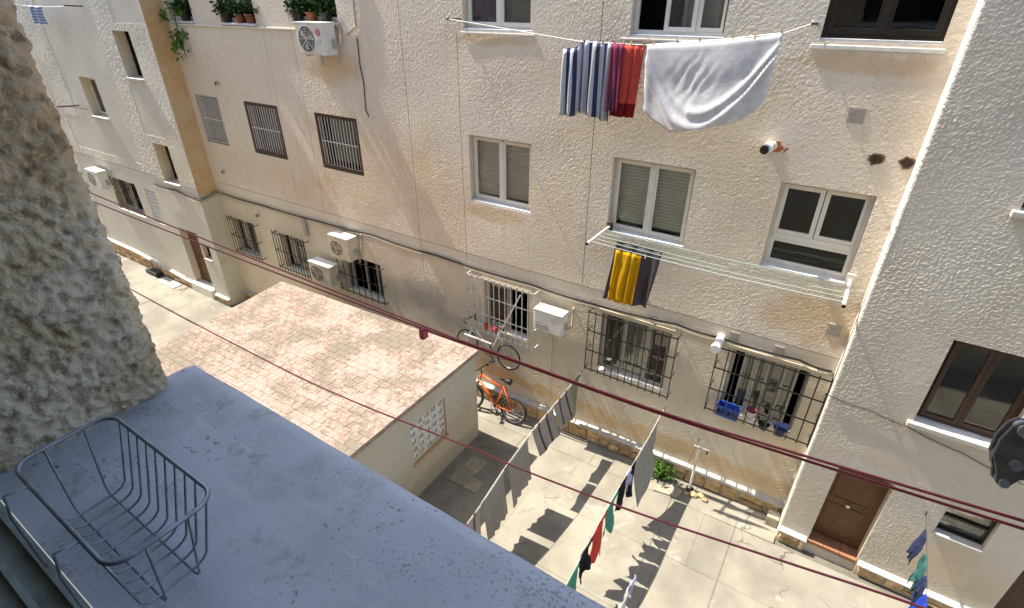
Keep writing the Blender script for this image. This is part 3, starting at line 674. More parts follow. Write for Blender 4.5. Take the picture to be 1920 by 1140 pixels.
# ------------------------------------------------------------------ shed
shed = thing('tiled_shed', (-7.6, -3, gz(-7.6)), 'low cream shed with pink tiled flat roof and pierced block vent', 'shed')
SXR, SYF, SYN = -5.0, -1.08, -5.3
def rq(u, v):                                           # u 0 right .. 1 left, v 0 far .. 1 near
    y = SYF + .04 + (SYN - .06 - SYF - .04) * v; xr = SXR + .05; xl = -10.86 + .52 * v
    return Vector((xr + (xl - xr) * u, y, 1.985 - .235 * u - .012 * v))
sw = MB()
def shwall(P, Q, za, zb, holes=()):
    pass
# right wall with an opening for the vent panel
ty0, ty1, tz0, tz1 = -2.93, -2.03, .66, 1.53
Ys = [SYF, ty1, ty0, -4.2, SYN]; Zs = [gz(-5) - .1, tz0, tz1, 1.93]
for i in range(4):
    for j in range(3):
        if i == 1 and j == 1: continue
        sw.face([(SXR, Ys[i + 1], Zs[j]), (SXR, Ys[i], Zs[j]), (SXR, Ys[i], Zs[j + 1]), (SXR, Ys[i + 1], Zs[j + 1])])
dI = .12
sw.face([(SXR, ty1, tz0), (SXR, ty1, tz1), (SXR - dI, ty1, tz1), (SXR - dI, ty1, tz0)], 1); sw.face([(SXR, ty0, tz0), (SXR - dI, ty0, tz0), (SXR - dI, ty0, tz1), (SXR, ty0, tz1)], 1)
sw.face([(SXR, ty0, tz0), (SXR, ty1, tz0), (SXR - dI, ty1, tz0), (SXR - dI, ty0, tz0)], 1); sw.face([(SXR, ty0, tz1), (SXR - dI, ty0, tz1), (SXR - dI, ty1, tz1), (SXR, ty1, tz1)], 1)
sw.face([(-10.8, SYF, gz(-10.8) - .1), (-10.8, SYF, 1.7), (SXR, SYF, 1.93), (SXR, SYF, gz(-5) - .1)])
sw.face([(-10.8, SYF, gz(-10.8) - .1), (-10.28, SYN, gz(-10.3) - .1), (-10.28, SYN, 1.7), (-10.8, SYF, 1.7)])
sw.face([(-10.28, SYN, gz(-10.3) - .1), (SXR, SYN, gz(-5) - .1), (SXR, SYN, 1.93), (-10.28, SYN, 1.7)])
sw.build('wall', [M_shedw, M_ochre], shed)
rs = MB(); C4 = [rq(0, 0), rq(0, 1), rq(1, 1), rq(1, 0)]
rs.v = [tuple(c - Vector((0, 0, .006))) for c in C4] + [tuple(c - Vector((0, 0, .085))) for c in C4]
rs.f = [(0, 3, 2, 1), (4, 5, 6, 7)] + [(i, (i + 1) % 4, 4 + (i + 1) % 4, 4 + i) for i in range(4)]; rs.m = [0] * 6
roof = rs.build('roof', M_roofm, shed)
NU, NV = 21, 30; tiles = []
for j in range(NV):
    off = .5 if j % 2 else 0.
    for i in range(-1, NU + 1):
        ua = max(0, (i + off) / NU); ub = min(1, (i + 1 + off) / NU)
        if ub - ua < .005: continue
        tiles.append((ua, ub, j / NV, (j + 1) / NV))
def tile_geo(b, t):
    ua, ub, va, vb = t; gu, gv = .0003, .0004; dz = rnd.uniform(0, .003); tl = [rnd.uniform(-.002, .002) for _ in range(4)]
    q = [(ua + gu, va + gv), (ua + gu, vb - gv), (ub - gu, vb - gv), (ub - gu, va + gv)]
    P = [rq(*c) for c in q]; c0 = sum(P, Vector()) / 4
    top = [p + (c0 - p) * .03 + Vector((0, 0, dz + tl[k])) for k, p in enumerate(P)]; mid = [p + Vector((0, 0, dz - .004 + tl[k])) for k, p in enumerate(P)]; bot = [p - Vector((0, 0, .03)) for p in P]
    k = len(b.v); b.v += [tuple(p) for p in bot + mid + top]
    b.f += [(k + 8, k + 9, k + 10, k + 11)] + [(k + r + i, k + r + (i + 1) % 4, k + r + 4 + (i + 1) % 4, k + r + 4 + i) for r in (0, 4) for i in range(4)]; b.m += [0] * 9
vis = [t for t in tiles if rq(0, (t[2] + t[3]) / 2).y > -4.1]; vis.sort(key=lambda t: (rq((t[0] + t[1]) / 2, (t[2] + t[3]) / 2) - cam.location).length)
near = set(vis[:300]); rest = MB()
for t in tiles:
    if t in near: b = MB(); tile_geo(b, t); b.build('roof_tile', M_tile, roof)
    else: tile_geo(rest, t)
rest = rest.build('roof_tiles', M_tile, roof); rest['kind'] = 'stuff'
# pierced vent blocks
vp = MB().box(SXR - .135, SXR - .125, ty0 - .02, ty1 + .02, tz0 - .02, tz1 + .02).build('vent_panel', M_dark, shed)
bw = (ty1 - ty0) / 5; bh = (tz1 - tz0) / 5
blk = MB()
w_ = .042
for (a, c, d, e) in ((-bw / 2 + .002, -bw / 2 + w_, -bh / 2 + .002, bh / 2 - .002), (bw / 2 - w_, bw / 2 - .002, -bh / 2 + .002, bh / 2 - .002), (-bw / 2 + w_, bw / 2 - w_, -bh / 2 + .002, -bh / 2 + w_), (-bw / 2 + w_, bw / 2 - w_, bh / 2 - w_, bh / 2 - .002)): blk.box(-.04, .04, a, c, d, e)
blk.box(-.025, .025, -.024, .024, -.024, .024); blk.box(-.02, .02, -.01, .01, .025, bh / 2 - w_ - .001)
bo = blk.build('vent_block', M_whd, None); bm = bo.data; bo.parent = vp
bo.location = Vector((SXR - .075, ty0 + bw / 2, tz0 + bh / 2)) - ORG[vp]
for j in range(5):
    for i in range(5):
        if i or j: inst('vent_block', bm, (SXR - .075, ty0 + bw * (i + .5), tz0 + bh * (j + .5)), vp)
MB().box(SXR - .12, SXR + .03, ty0 - .03, ty1 + .03, tz0 - .05, tz0 - .003).build('vent_sill', M_ochre, shed, bevel=.006)

# ------------------------------------------------------------------ air conditioners
def ac(x0, x1, z0, z1, y, dpt, m, label, logo=False, plain=False):
    t = thing('air_conditioner', ((x0 + x1) / 2, y, z0), label, 'air conditioner', 'outdoor air conditioner units on the walls')
    yf = y - .10 - dpt; yb_ = y - .10; h = z1 - z0; w = x1 - x0
    MB().box(x0, x1, yf, yb_, z0, z1).build('casing', m, t, bevel=.018)
    MB().box(x0 - .006, x1 + .006, yf - .006, yb_ + .006, z1 - .02, z1 + .006).build('lid', M_acw, t, bevel=.006)
    if plain:
        g = MB().box(x0 + w * .06, x0 + w * .52, yf - .006, yf - .002, z0 + h * .12, z0 + h * .42).build('intake_panel', M_brc, t)
        for k in range(6): MB().box(x0 + w * .06, x0 + w * .52, yf - .010, yf - .0065, z0 + h * (.14 + .045 * k), z0 + h * (.155 + .045 * k)).build('slat', m, g)
    r = min(h * .40, w * .29); cx = x0 + w * .36; cz = z0 + h * .49
    if not plain: g = MB().disc((cx, yf - .002, cz), (0, 1, 0), r, .006, 32).build('fan_opening', M_blk, t)
    gr = MB() if not plain else None
    for k in range(1, 6 if not plain else 1): gr.ring((cx, yf - .010, cz), (0, 1, 0), r * k / 5, .0035, 28, 4)
    for k in range(8 if not plain else 0):
        a = k * math.pi / 4; gr.tube([(cx, yf - .011, cz), (cx + r * math.cos(a), yf - .011, cz + r * math.sin(a))], .0035, 4)
    if not plain: gr.build('fan_grille', m, g)
    fb = MB()
    for k in range(3):
        a = k * 2.094; fb.face([(cx, yf - .0055, cz), (cx + r * .9 * math.cos(a), yf - .0055, cz + r * .9 * math.sin(a)), (cx + r * .85 * math.cos(a + .7), yf - .0055, cz + r * .85 * math.sin(a + .7))])
    if not plain: fb.build('fan_blade', M_vent, g)
    for xx in (x0 + w * .18, x1 - w * .18):
        MB().box(xx - .018, xx + .018, yf + .03, y - .001, z0 - .035, z0 - .002).box(xx - .018, xx + .018, y - .03, y - .002, z0 - .22, z0 - .0355).build('bracket', M_irong, t)
    MB().tube([(x1 - .02, y - .16, z0 + h * .25), (x1 + .05, y - .14, z0 + h * .22), (x1 + .07, y - .06, z0 + h * .3), (x1 + .05, y - .02, z0 + h * .9), (x1 + .05, y + .02, z1 + .05)], .016, 8).build('refrigerant_pipe', M_cablep, t, smooth=True)
    MB().box(x1 - .001, x1 + .025, yb_ - .12, yb_ - .03, z0 + h * .2, z0 + h * .5).build('valve_cover', M_vent, t, bevel=.004)
    if logo:
        lx = x0 + w * .80; lz = z0 + h * .72
        d = MB().disc((lx, yf - .004, lz), (0, 1, 0), .062, .008, 28).build('emblem', M_redp, t)
        e = MB()
        e.ring((lx, yf - .0095, lz), (0, 1, 0), .042, .003, 24, 4)
        e.tube([(lx - .004, yf - .010, lz + .024), (lx - .004, yf - .010, lz - .018), (lx + .016, yf - .010, lz - .018)], .0035, 4)
        e.tube([(lx + .006, yf - .010, lz + .003), (lx + .040, yf - .010, lz + .003)], .003, 4)
        e.build('emblem_lines', M_white, d)
        cu = bpy.data.curves.new('letters', 'FONT'); cu.body = 'LG'; cu.size = .10; cu.extrude = .001; cu.align_x = 'CENTER'; cu.align_y = 'CENTER'
        o = bpy.data.objects.new('tmp', cu); col.objects.link(o); dg = bpy.context.evaluated_depsgraph_get(); me = bpy.data.meshes.new_from_object(o.evaluated_get(dg)); bpy.data.objects.remove(o)
        me.materials.clear(); me.materials.append(M_vent)
        lo = inst('letters', me, (lx + .005, yf - .004, z0 + h * .40), t, (R(90), 0, 0))
    return t
def acn(u0, u1, w0, w1, y, *a, **k):
    return ac(u0, u1, w0, w1, y, *a, **k)
ac(-9.46, -8.70, 6.76, 7.30, 0, .28, M_acw, 'white air conditioner with red round emblem under upper plant window', True)
ac(-9.66, -9.02, 2.46, 3.02, 0, .28, M_aco, 'cream air conditioner just above the black-barred window behind the shed roof')
ac(-10.62, -9.85, 1.58, 2.10, 0, .28, M_aco, 'lower dingy air conditioner half hidden behind the shed roof edge')
ac(-4.18, -3.60, 2.36, 2.80, 0, .24, M_acw, 'white-topped air conditioner beside the grey cage near the bicycles', plain=True)
ac(-20.6, -19.8, 2.40, 2.96, LY, .28, M_acw, 'small air conditioner on the pale far left building')

# ------------------------------------------------------------------ cables, pipes, vents on the facade
def sagline(P, n=8, sag=0.):
    o = []
    for a, c in zip(P, P[1:]):
        a, c = Vector(a), Vector(c)
        for i in range(n): t = i / n; o.append(a.lerp(c, t) - Vector((0, 0, sag * 4 * t * (1 - t))))
    return o + [Vector(P[-1])]
cb = thing('cable_run', (-7, -.02, 3), 'dark sagging cable bundle running along the wall above the ground floor windows', 'cable')
for k, (dz, m) in enumerate(((0, M_cable), (.028, M_cable), (-.03, M_cablep))):
    P = [(-17.0, LY - .03, 2.97), (-15.8, LY - .03, 3.0), (LX + .03, LY - .03, 2.92 + dz), (LX + .03, -.04, 3.02 + dz), (-12.6, -.03, 3.02), (-10.4, -.03, 3.05), (-8.6, -.03, 3.12), (-6.7, -.03, 3.08), (-4.4, -.03, 3.07), (-3.2, -.03, 3.05), (-1.7, -.03, 3.14), (-1.0, -.035, 3.13), (.1, -.03, 3.15), (.53, -.04, 3.12)]
    MB().tube(sagline([(x, y - k * .004, z + dz) for x, y, z in P], 5, .018 + .01 * k), .011 - .002 * k, 6).build('cable', m, cb, smooth=True)
MB().box(-11.02, -10.9, -.05, -.02, 2.55, 3.0).build('junction_box', M_vent, cb)
c2 = MB().tube(sagline([(.56, RY - .02, 3.02), (1.1, RY - .02, 2.98), (1.47, RY - .02, 2.93), (2.1, RY - .02, 2.80), (2.9, RY - .02, 2.62)], 5, .02), .006, 5).build('wall_cable', M_cable); tag(c2, 'thin cable across the coarse right wall below its window ledge', 'cable')
c3 = MB().tube(sagline([(-8.2, -.02, 8.4), (-8.22, -.02, 7.25), (-8.5, -.02, 7.1)], 6, 0), .016, 6).build('wall_pipe', M_cablep); tag(c3, 'thin beige conduit beside the air conditioner with red emblem', 'pipe')
c4 = MB().tube(sagline([(-8.24, -.015, 7.05), (-8.26, -.015, 6.6), (-8.22, -.015, 6.3), (-8.26, -.015, 5.8), (-8.2, -.012, 5.68)], 6, 0), .010, 5).build('loose_cable', M_cable); tag(c4, 'loose black cable end hanging below the upper air conditioner', 'cable')
c5 = MB().tube(sagline([(-3.95, -.02, 2.1), (-3.95, -.02, 1.2), (-3.95, -.02, .25)], 4, 0), .012, 6).build('drain_pipe', M_cablep); tag(c5, 'thin beige drain pipe below the white-topped air conditioner', 'pipe')
def hole(x, z, r, seed, label, pipe=False):
    M_edge = M_brick if pipe else M_hole2
    t = thing('wall_hole' if not pipe else 'flue_pipe', (x, -.01, z), label, 'flue' if pipe else 'hole')
    q = random.Random(seed); poly = [(x + r * (1.1 if pipe else 1) * math.cos(a) * q.uniform(.75, 1.25), z + r * .85 * math.sin(a) * q.uniform(.7, 1.25)) for a in [k * 6.283 / 13 for k in range(13)]]
    MB().prism(poly, lambda u, v, d: (u, d, v), -.004, .0).build('broken_edge', M_edge, t)
    MB().prism([(x + (u - x) * .72, z + (v - z) * .72) for u, v in poly], lambda u, v, d: (u, d, v), -.008, -.0042).build('cavity', M_hole if not pipe else M_brick, t)
    if pipe:
        a = Vector((x - .02, .02, z + .01)); d = Vector((-.12, -1, .02)).normalized()
        MB().tube([a, a + d * .30], .062, 18).build('pipe', M_pipe, t, smooth=False); MB().ring(a + d * .14, d, .064, .008, 20, 6).build('collar', M_vent, t)
        MB().tube([a + d * .301, a + d * .34], .052, 18).build('nozzle', M_blk, t); MB().ring(a + d * .325, d, .05, .012, 20, 6).build('rim', M_irong, t)
    return t
hole(-.92, 6.06, .135, 2, 'white flue pipe poking out of a broken brick hole below the white sheet', True)
hole(.19, 6.06, .085, 5, 'dark broken hole in the wall above the two-light white window')
hole(.50, 6.07, .085, 9, 'dark broken hole beside the right building corner')
for x, z, lb_ in ((-.14, 6.52, 'square grey vent plate on the wall above the holes'), (.38, 3.76, 'square ochre vent plate low beside the right building corner'), (-.83, 3.22, 'small square vent plate just above the caged window with blue crate, left one'), (-.19, 3.20, 'faint square vent plate above the middle of the cage with blue crate')):
    t = thing('wall_vent', (x, 0, z), lb_, 'vent'); s = .085 if z > 3.5 else .07
    MB().box(x - s, x + s, -.006, .01, z - s, z + s).build('plate', M_vent, t)
    for k in range(5): MB().box(x - s * .8, x + s * .8, -.009, -.0065, z - s * .75 + k * s * .36, z - s * .75 + k * s * .36 + s * .12).build('slot', M_vent, t)
for i, (x, z, lb_) in enumerate(((-13.2, 5.94, 'small stub pipe above the leftmost barred window'), (-14.0, 3.70, 'small stub pipe low left of the middle barred windows'), (-14.0, 6.60, 'small stub pipe under the left plant ledge'), (-12.9, 2.70, 'small stub pipe above the spiked black grilles'))):
    t = thing('stub_pipe', (x, 0, z), lb_, 'pipe'); MB().tube([(x, .01, z), (x, -.07, z - .01)], .045, 12).build('pipe', M_vent, t); MB().tube([(x, -.0705, z - .01), (x, -.075, z - .01)], .034, 12).build('mouth', M_hole, t)
t = thing('flue_pipe', (-1.02, 0, 3.1), 'white flue pipe with cap above the left end of the blue crate cage', 'flue')
MB().tube([(-1.0, .02, 3.14), (-1.0, -.30, 3.12)], .062, 18).build('pipe', M_pipe, t); MB().tube([(-1.0, -.3005, 3.12), (-1.0, -.36, 3.115)], .074, 18).build('cap', M_pipe, t)
MB().ring((-1.0, -.16, 3.13), (0, 1, 0), .064, .006, 20, 6).build('collar', M_white, t)

# ------------------------------------------------------------------ laundry
def hang(name, A, B, drop, m, label, cat, group=None, folds=4, amp=.03, sway=(0, 0), dropB=None, curve=0., side=None, band=None, nu=None, over=.05, bul=0., zig=0., topdip=None, seed=0, narrow=0.):
    """cloth hung from the line A-B; drop at A, dropB at B; over = length folded over the back of the line"""
    A, B = Vector(A), Vector(B); dropB = dropB or drop; d = (B - A); L = d.length; d.normalize()
    nrm = Vector((-d.y, d.x, 0)).normalized(); nu = nu or max(10, int(folds * 7)); nv = 16; b = MB(); b.uv = []
    for j in range(nv + 1):
        v = j / nv
        for i in range(nu + 1):
            u = i / nu; p = A.lerp(B, u); dr = drop + (dropB - drop) * u + curve * 4 * u * (1 - u)
            if zig: dr += zig * noise.noise((u * 3.5 + seed * 3.1, seed, .7)) * 2
            if j == 0: q = p + nrm * .02 - Vector((0, 0, over)); vv = -.05
            elif j == 1: q = p + Vector((0, 0, .004)); vv = 0
            else:
                vv = (j - 1) / (nv - 1)
                k = amp * (.35 + .9 * vv) * math.sin((u + .22 * noise.noise((u * 3, seed, 5.)) * min(1, 2.5 / folds)) * folds * 6.283 + 1.3 * math.sin(vv * 2.2 + seed) + seed) + amp * .9 * vv * noise.noise((u * folds * 1.3, vv * 2, seed + 4.))
                q = p - Vector((0, 0, dr * vv)) - nrm * (k + .012 - bul * math.sin(vv * 2.6)) + Vector((sway[0], sway[1], 0)) * vv ** 1.3
                if zig: q += d * (zig * .5 * vv * noise.noise((vv * 3, u * 2, seed + 9.)))
                if narrow: q += d * (L * narrow * (.5 - u) * math.sin(vv * 3.0 + .2) * vv)
            if topdip: q -= Vector((0, 0, topdip(u)))
            b.v.append(tuple(q)); b.uv.append((u, vv))
    for j in range(nv):
        for i in range(nu):
            a = j * (nu + 1) + i; b.f.append((a, a + 1, a + nu + 2, a + nu + 1)); b.m.append(1 if band and j / nv > band[0] else 0)
    o = b.build(name, [m, band[1]] if band else m, None, smooth=True)
    s = o.modifiers.new('thickness', 'SOLIDIFY'); s.thickness = .004; s.offset = 0
    return tag(o, label, cat, group)
pegbm = MB(); pegbm.v = []; pegbm.prism([(-.006, -.035), (.006, -.035), (.004, .03), (-.004, .03)], lambda u, v, d: (d, u, v), -.008, .008)
pego = pegbm.build('clothes_peg', M_peg); pegme = pego.data; pego_used = [False]
def peg(p, label, group):
    global pego
    if not pego_used[0]: o = pego; pego_used[0] = True
    else: o = bpy.data.objects.new('clothes_peg', pegme); col.objects.link(o)
    o.location = Vector(p) + Vector((0, 0, -.008)); o.rotation_euler = (rnd.uniform(-.2, .2), rnd.uniform(-.15, .15), rnd.uniform(-.5, .5))
    return tag(o, label, 'clothes peg', group)
LYN = -.30
L0 = [(-5.86, LYN, 7.41), (-3.55, LYN, 7.175), (-2.65, LYN, 7.17), (-1.75, LYN, 7.26), (-1.07, LYN, 7.35), (-.80, LYN, 7.45)]
t = thing('clothesline', (-3.3, LYN, 7.3), 'white clothesline across the upper wall carrying striped and red towels', 'clothesline')
MB().tube(sagline(L0, 4), .0065, 6).build('cord', M_linew, t)
for x, z in ((-5.86, 7.41), (-.80, 7.45)):
    MB().tube([(x + .02, .01, z - .01), (x, LYN - .03, z)], .012, 8).build('arm', M_iron, t); MB().disc((x, LYN, z + .005), (1, 0, 0), .028, .02, 16).build('pulley_wheel', M_vent, t)
def zl(x):
    for (a, _, za), (c, _, zc) in zip(L0, L0[1:]):
        if x <= c: return za + (zc - za) * (x - a) / (c - a)
    return L0[-1][2]
hang('towel', (-3.83, LYN - .0, zl(-3.83)), (-3.05, LYN - .0, zl(-3.05)), .87, M_strp, 'blue and white striped towel at the left end of the upper line', 'towel', folds=5, amp=.035, dropB=1.0, topdip=lambda u: .13 * max(0, 1 - u / .33) ** .25 if u < .33 else 0., band=None, nu=60)
hang('cloth', (-3.10, LYN - .03, zl(-3.1)), (-2.93, LYN - .03, zl(-2.93)), .84, M_plum, 'narrow plum cloth between the striped and the red towel', 'cloth', folds=2, amp=.02, seed=2)
hang('towel', (-2.99, LYN, zl(-2.99)), (-2.66, LYN, zl(-2.66)), .90, M_fred, 'red towel with dark red lower band on the upper line', 'towel', folds=2.5, amp=.025, sway=(-.06, 0), band=(.78, M_dred), seed=3)
# white sheet sagging in a deep swag
def sheet():
    b = MB(); nu, nv = 64, 30; b.uv = []
    xa, xb = -2.62, -1.07
    for j in range(nv + 1):
        v = j / nv
        for i in range(nu + 1):
            u = i / nu; x = xa + (xb - xa) * u; top = zl(x) + .003
            T = ((0, .77), (.12, .92), (.3, 1.05), (.55, 1.02), (.85, .93), (.96, .80), (1, .72))
            dr = next(d0 + (d1 - d0) * (u - u0) / (u1 - u0) for (u0, d0), (u1, d1) in zip(T, T[1:]) if u <= u1 + 1e-6)
            sw_ = math.sin(math.pi * min(1, max(0, u))) ; vv = v ** 1.05
            # swag folds: ridges following parabolas that hang from the two upper corners
            c = (u - .52) / .52; para = vv + .75 * c * c
            fold = .05 * math.exp(-((para - .98) / .07) ** 2) + .035 * math.exp(-((para - .80) / .05) ** 2) * (1 if c > -.2 else .3) + .03 * math.exp(-((para - 1.12) / .05) ** 2)
            wr = .009 * math.sin((u * 1.4 + vv * .55) * 46 + 3 * noise.noise((u * 9, vv * 9, 2))) * math.exp(-((u - .42) / .16) ** 2 - ((vv - .42) / .22) ** 2)
            edge = .05 * math.sin(u * 34) * math.exp(-u / .05) * vv + .06 * math.sin((1 - u) * 30) * math.exp(-(1 - u) / .08) * vv
            y = LYN - .015 - fold - wr - edge - .10 * vv * sw_ + .02 * noise.noise((u * 4, vv * 3, 1))
            if j == 0: y = LYN + .02; z = top - .10
            elif j == 1: y = LYN; z = top + .004
            else: z = top - dr * vv
            xx = x + .06 * vv * (.5 - u)
            b.v.append((xx, y, z)); b.uv.append((u, v))
    for j in range(nv):
        for i in range(nu): a = j * (nu + 1) + i; b.f.append((a, a + 1, a + nu + 2, a + nu + 1)); b.m.append(0)
    o = b.build('bed_sheet', M_sheet, None, smooth=True); s = o.modifiers.new('thickness', 'SOLIDIFY'); s.thickness = .003
    return tag(o, 'white bed sheet sagging from the upper line next to the red towel', 'bed sheet')
sheet()
for x, q in ((-3.52, 'small wooden peg at the left shoulder of the striped towel'), (-3.25, 'small wooden peg in the middle of the striped towel'), (-3.08, 'small wooden peg between striped towel and plum cloth'), (-2.95, 'small wooden peg at the left edge of the red towel'), (-2.85, 'small wooden peg in the middle of the red towel'), (-2.68, 'small wooden peg at the right edge of the red towel')): peg((x, LYN, zl(x) + .02), q, 'pegs holding the towels')
for x, q in ((-2.55, 'leftmost wooden peg on the white sheet'), (-2.25, 'second peg from the left on the white sheet'), (-1.98, 'third peg from the left on the white sheet'), (-1.6, 'fourth peg from the left on the white sheet'), (-1.36, 'second peg from the right on the white sheet'), (-1.09, 'rightmost peg on the white sheet')): peg((x, LYN, zl(x) + .02), q, 'pegs holding the white sheet')

# drying rack between the two white windows
t = thing('drying_rack', (-1.4, -.3, 4.45), 'wall drying rack with pale green cords below the two white windows', 'drying rack')
RZ = 4.42
for x, dx in ((-3.0, -.10), (.36, .0)):
    MB().tube([(x, -.01, RZ + .12), (x + dx, -.62, RZ + .02)], .022, 10).build('arm', M_white, t); MB().tube([(x + dx, -.6205, RZ + .0199), (x + dx * 1.03, -.645, RZ + .016)], .024, 10).build('end_cap', M_blk, t)
MB().box(-3.05, -2.95, -.05, -.012, RZ + .05, RZ + .2).build('wall_plate', M_brown, t, bevel=.015); MB().box(.31, .41, -.05, -.012, RZ + .05, RZ + .2).build('wall_plate', M_white, t)
rc_y = [-.14, -.24, -.34, -.44, -.54]
for i, y in enumerate(rc_y):
    f = -y / .62; MB().tube(sagline([(-3.0 - .10 * f, y, RZ + .12 - .10 * f), (.36, y, RZ + .12 - .10 * f)], 14, .03), .0045, 5).build('cord', M_lineg if i != 4 else M_lineb, t)
hang('towel', (-2.74, -.34, RZ + .04), (-2.02, -.34, RZ + .03), 1.02, M_drk, 'charcoal towel behind the yellow one on the drying rack', 'towel', folds=3, amp=.03, dropB=.98, sway=(-.12, 0), seed=1)
hang('towel', (-2.66, -.54, RZ + .0), (-2.26, -.54, RZ + .0), .86, M_yel, 'bright yellow towel hanging on the drying rack', 'towel', folds=3, amp=.03, sway=(-.03, -.02), seed=6)
for x, q in ((-2.6, 'small peg on the left half of the yellow towel'), (-2.42, 'small peg on the right half of the yellow towel'), (-2.2, 'small peg on the rack cord just right of the yellow towel')): peg((x, -.54, RZ + .01), q, 'pegs on the drying rack')

# clotheslines across the yard
def yard_line(P, label, m=M_linew):
    t = thing('clothesline', P[0], label, 'clothesline', 'clotheslines across the yard')
    MB().tube(sagline(P, 6), .004, 6).build('cord', m, t)
    a = Vector(P[0]); MB().ring(a + Vector((0, .01, 0)), (1, 0, 0), .025, .006, 14, 5).build('wall_hook', M_iron, t); return t
H1 = [(-3.30, -.012, 1.50), (-3.30, -.7, 1.47), (-3.30, -1.8, 1.44), (-3.30, -2.7, 1.30), (-3.30, -3.6, 1.05), (-3.3, -5.6, 1.1), (-3.3, -7.2, 1.5)]
yard_line(H1, 'clothesline with grey sheets beside the shed')
def at(Hn, y):
    for a, c in zip(Hn, Hn[1:]):
        if a[1] >= y >= c[1]: f = (y - a[1]) / (c[1] - a[1]); return tuple(a[k] + (c[k] - a[k]) * f for k in range(3))
hang('towel', at(H1, -.06), at(H1, -.34), 1.05, M_oliv, 'olive patterned towel at the wall end of the line beside the bicycles', 'towel', folds=1, amp=.015, dropB=1.0, seed=1)
hang('towel', at(H1, -.40), at(H1, -1.05), .56, M_btow, 'brown and grey striped towel, farther one next to the olive towel', 'towel', folds=1.5, amp=.012, sway=(.16, 0), seed=2)
hang('towel', at(H1, -1.10), at(H1, -1.80), .58, M_btow, 'brown and grey striped towel next to the big grey sheets', 'towel', folds=1.5, amp=.012, sway=(.18, 0), dropB=.52, seed=4)
hang('bed_sheet', at(H1, -1.95), at(H1, -2.52), .95, M_gsh, 'grey striped sheet on the shed side line, the one nearer the wall', 'bed sheet', folds=3, amp=.016, dropB=1.02, sway=(.10, 0), curve=-.05, seed=5)
hang('bed_sheet', at(H1, -2.66), at(H1, -3.22), .98, M_gsh, 'grey striped sheet on the shed side line, the one nearer the blue sill', 'bed sheet', folds=3, amp=.016, dropB=.92, sway=(.10, 0), curve=-.04, seed=7)
hang('towel', at(H1, -3.28), at(H1, -3.80), .75, M_btow, 'brown striped towel at the sill end of the grey sheet line', 'towel', folds=1, amp=.015, seed=9)
H2 = [(-1.65, -.012, 1.38), (-1.65, -.7, 1.30), (-1.65, -1.4, 1.29), (-1.65, -2.2, 1.29), (-1.65, -2.7, 1.25), (-1.65, -3.2, 1.14), (-1.65, -3.8, 1.08), (-1.65, -5.5, 1.15), (-1.65, -7.2, 1.5)]
yard_line(H2, 'clothesline with red, black and green garments over the concrete')
hang('bed_sheet', at(H2, -.28), at(H2, -.62), .55, M_gsh, 'short grey cloth at the wall end of the coloured garment line', 'cloth', folds=1, amp=.01, sway=(.04, 0), seed=1)
hang('bed_sheet', at(H2, -.64), at(H2, -1.38), .62, M_gsh, 'grey cloth with pointed corner hanging above the green plant', 'cloth', folds=1, amp=.012, dropB=.98, sway=(.20, 0), seed=3)
G3_ = 'garments on the coloured clothesline'
for y0, y1, d, m, lb_, s in ((-1.30, -1.50, .62, M_blkc, 'black garment next to the grey pointed cloth', 1), (-1.52, -1.70, .42, M_lilac, 'pale lilac garment between the black ones', 2), (-1.72, -2.02, .66, M_blkc, 'black garment next to the upper green one', 3),
                             (-2.04, -2.46, .62, M_grnc, 'green garment next to the red one', 4), (-2.48, -2.90, .74, M_fred, 'bright red garment on the yard line', 5), (-2.92, -3.30, .62, M_blkc, 'black garment on the sill side of the red one', 6), (-3.32, -3.72, .70, M_grnc, 'green garment nearest the blue sill', 7)):
    hang('garment', at(H2, y0), at(H2, y1), d, m, lb_, 'garment', G3_, folds=1.2, amp=.03, zig=.16, seed=s * 1.7, sway=(.03, 0), dropB=d * rnd.uniform(.8, 1.05), narrow=.25)
H4 = [(-.9, -2.9, 1.40), (-.9, -4.5, 1.30), (-.9, -7.2, 1.5)]
H4 = [(-.9, -.012, 1.5), (-.9, -2.2, 1.42), (-.9, -3.9, 1.38), (-.9, -7.2, 1.55)]
hang('garment', at(H4, -3.25), at(H4, -3.42), .30, M_lilac, 'small pale sock-like garment low in the yard by the red cord', 'garment', folds=1, amp=.03, zig=.1, seed=2)
hang('garment', at(H4, -3.50), at(H4, -3.80), .42, M_curt, 'small white garment at the very bottom of the yard', 'garment', folds=1, amp=.03, zig=.12, seed=3)
yard_line([(-.9, -.5, 1.43), at(H4, -3.1), at(H4, -3.9), (-.9, -5.5, 1.36), (-.9, -7.2, 1.55)], 'thin dark cord with two small white garments', M_cable)
H3 = [(2.1, RY - .012, 1.66), (2.1, -1.2, 1.65), (2.1, -2.2, 1.58), (2.1, -4, 1.5), (2.1, -7.2, 1.6)]
yard_line(H3, 'clothesline in front of the right building plinth', M_cable)
for y0, y1, d, m, lb_, s in ((-.74, -.92, .42, M_navy, 'navy garment topmost on the line by the brown door', 1), (-1.16, -1.42, .40, M_teal, 'teal garment on the line by the small window', 2), (-1.50, -1.66, .36, M_navy, 'navy garment below the teal one on the right line', 3), (-1.76, -2.0, .34, M_bblu, 'bright blue garment at the bottom right', 4)):
    hang('garment', at(H3, y0), at(H3, y1), d, m, lb_, 'garment', 'garments on the right hand line', folds=1.3, amp=.04, zig=.16, seed=s * 2.3)
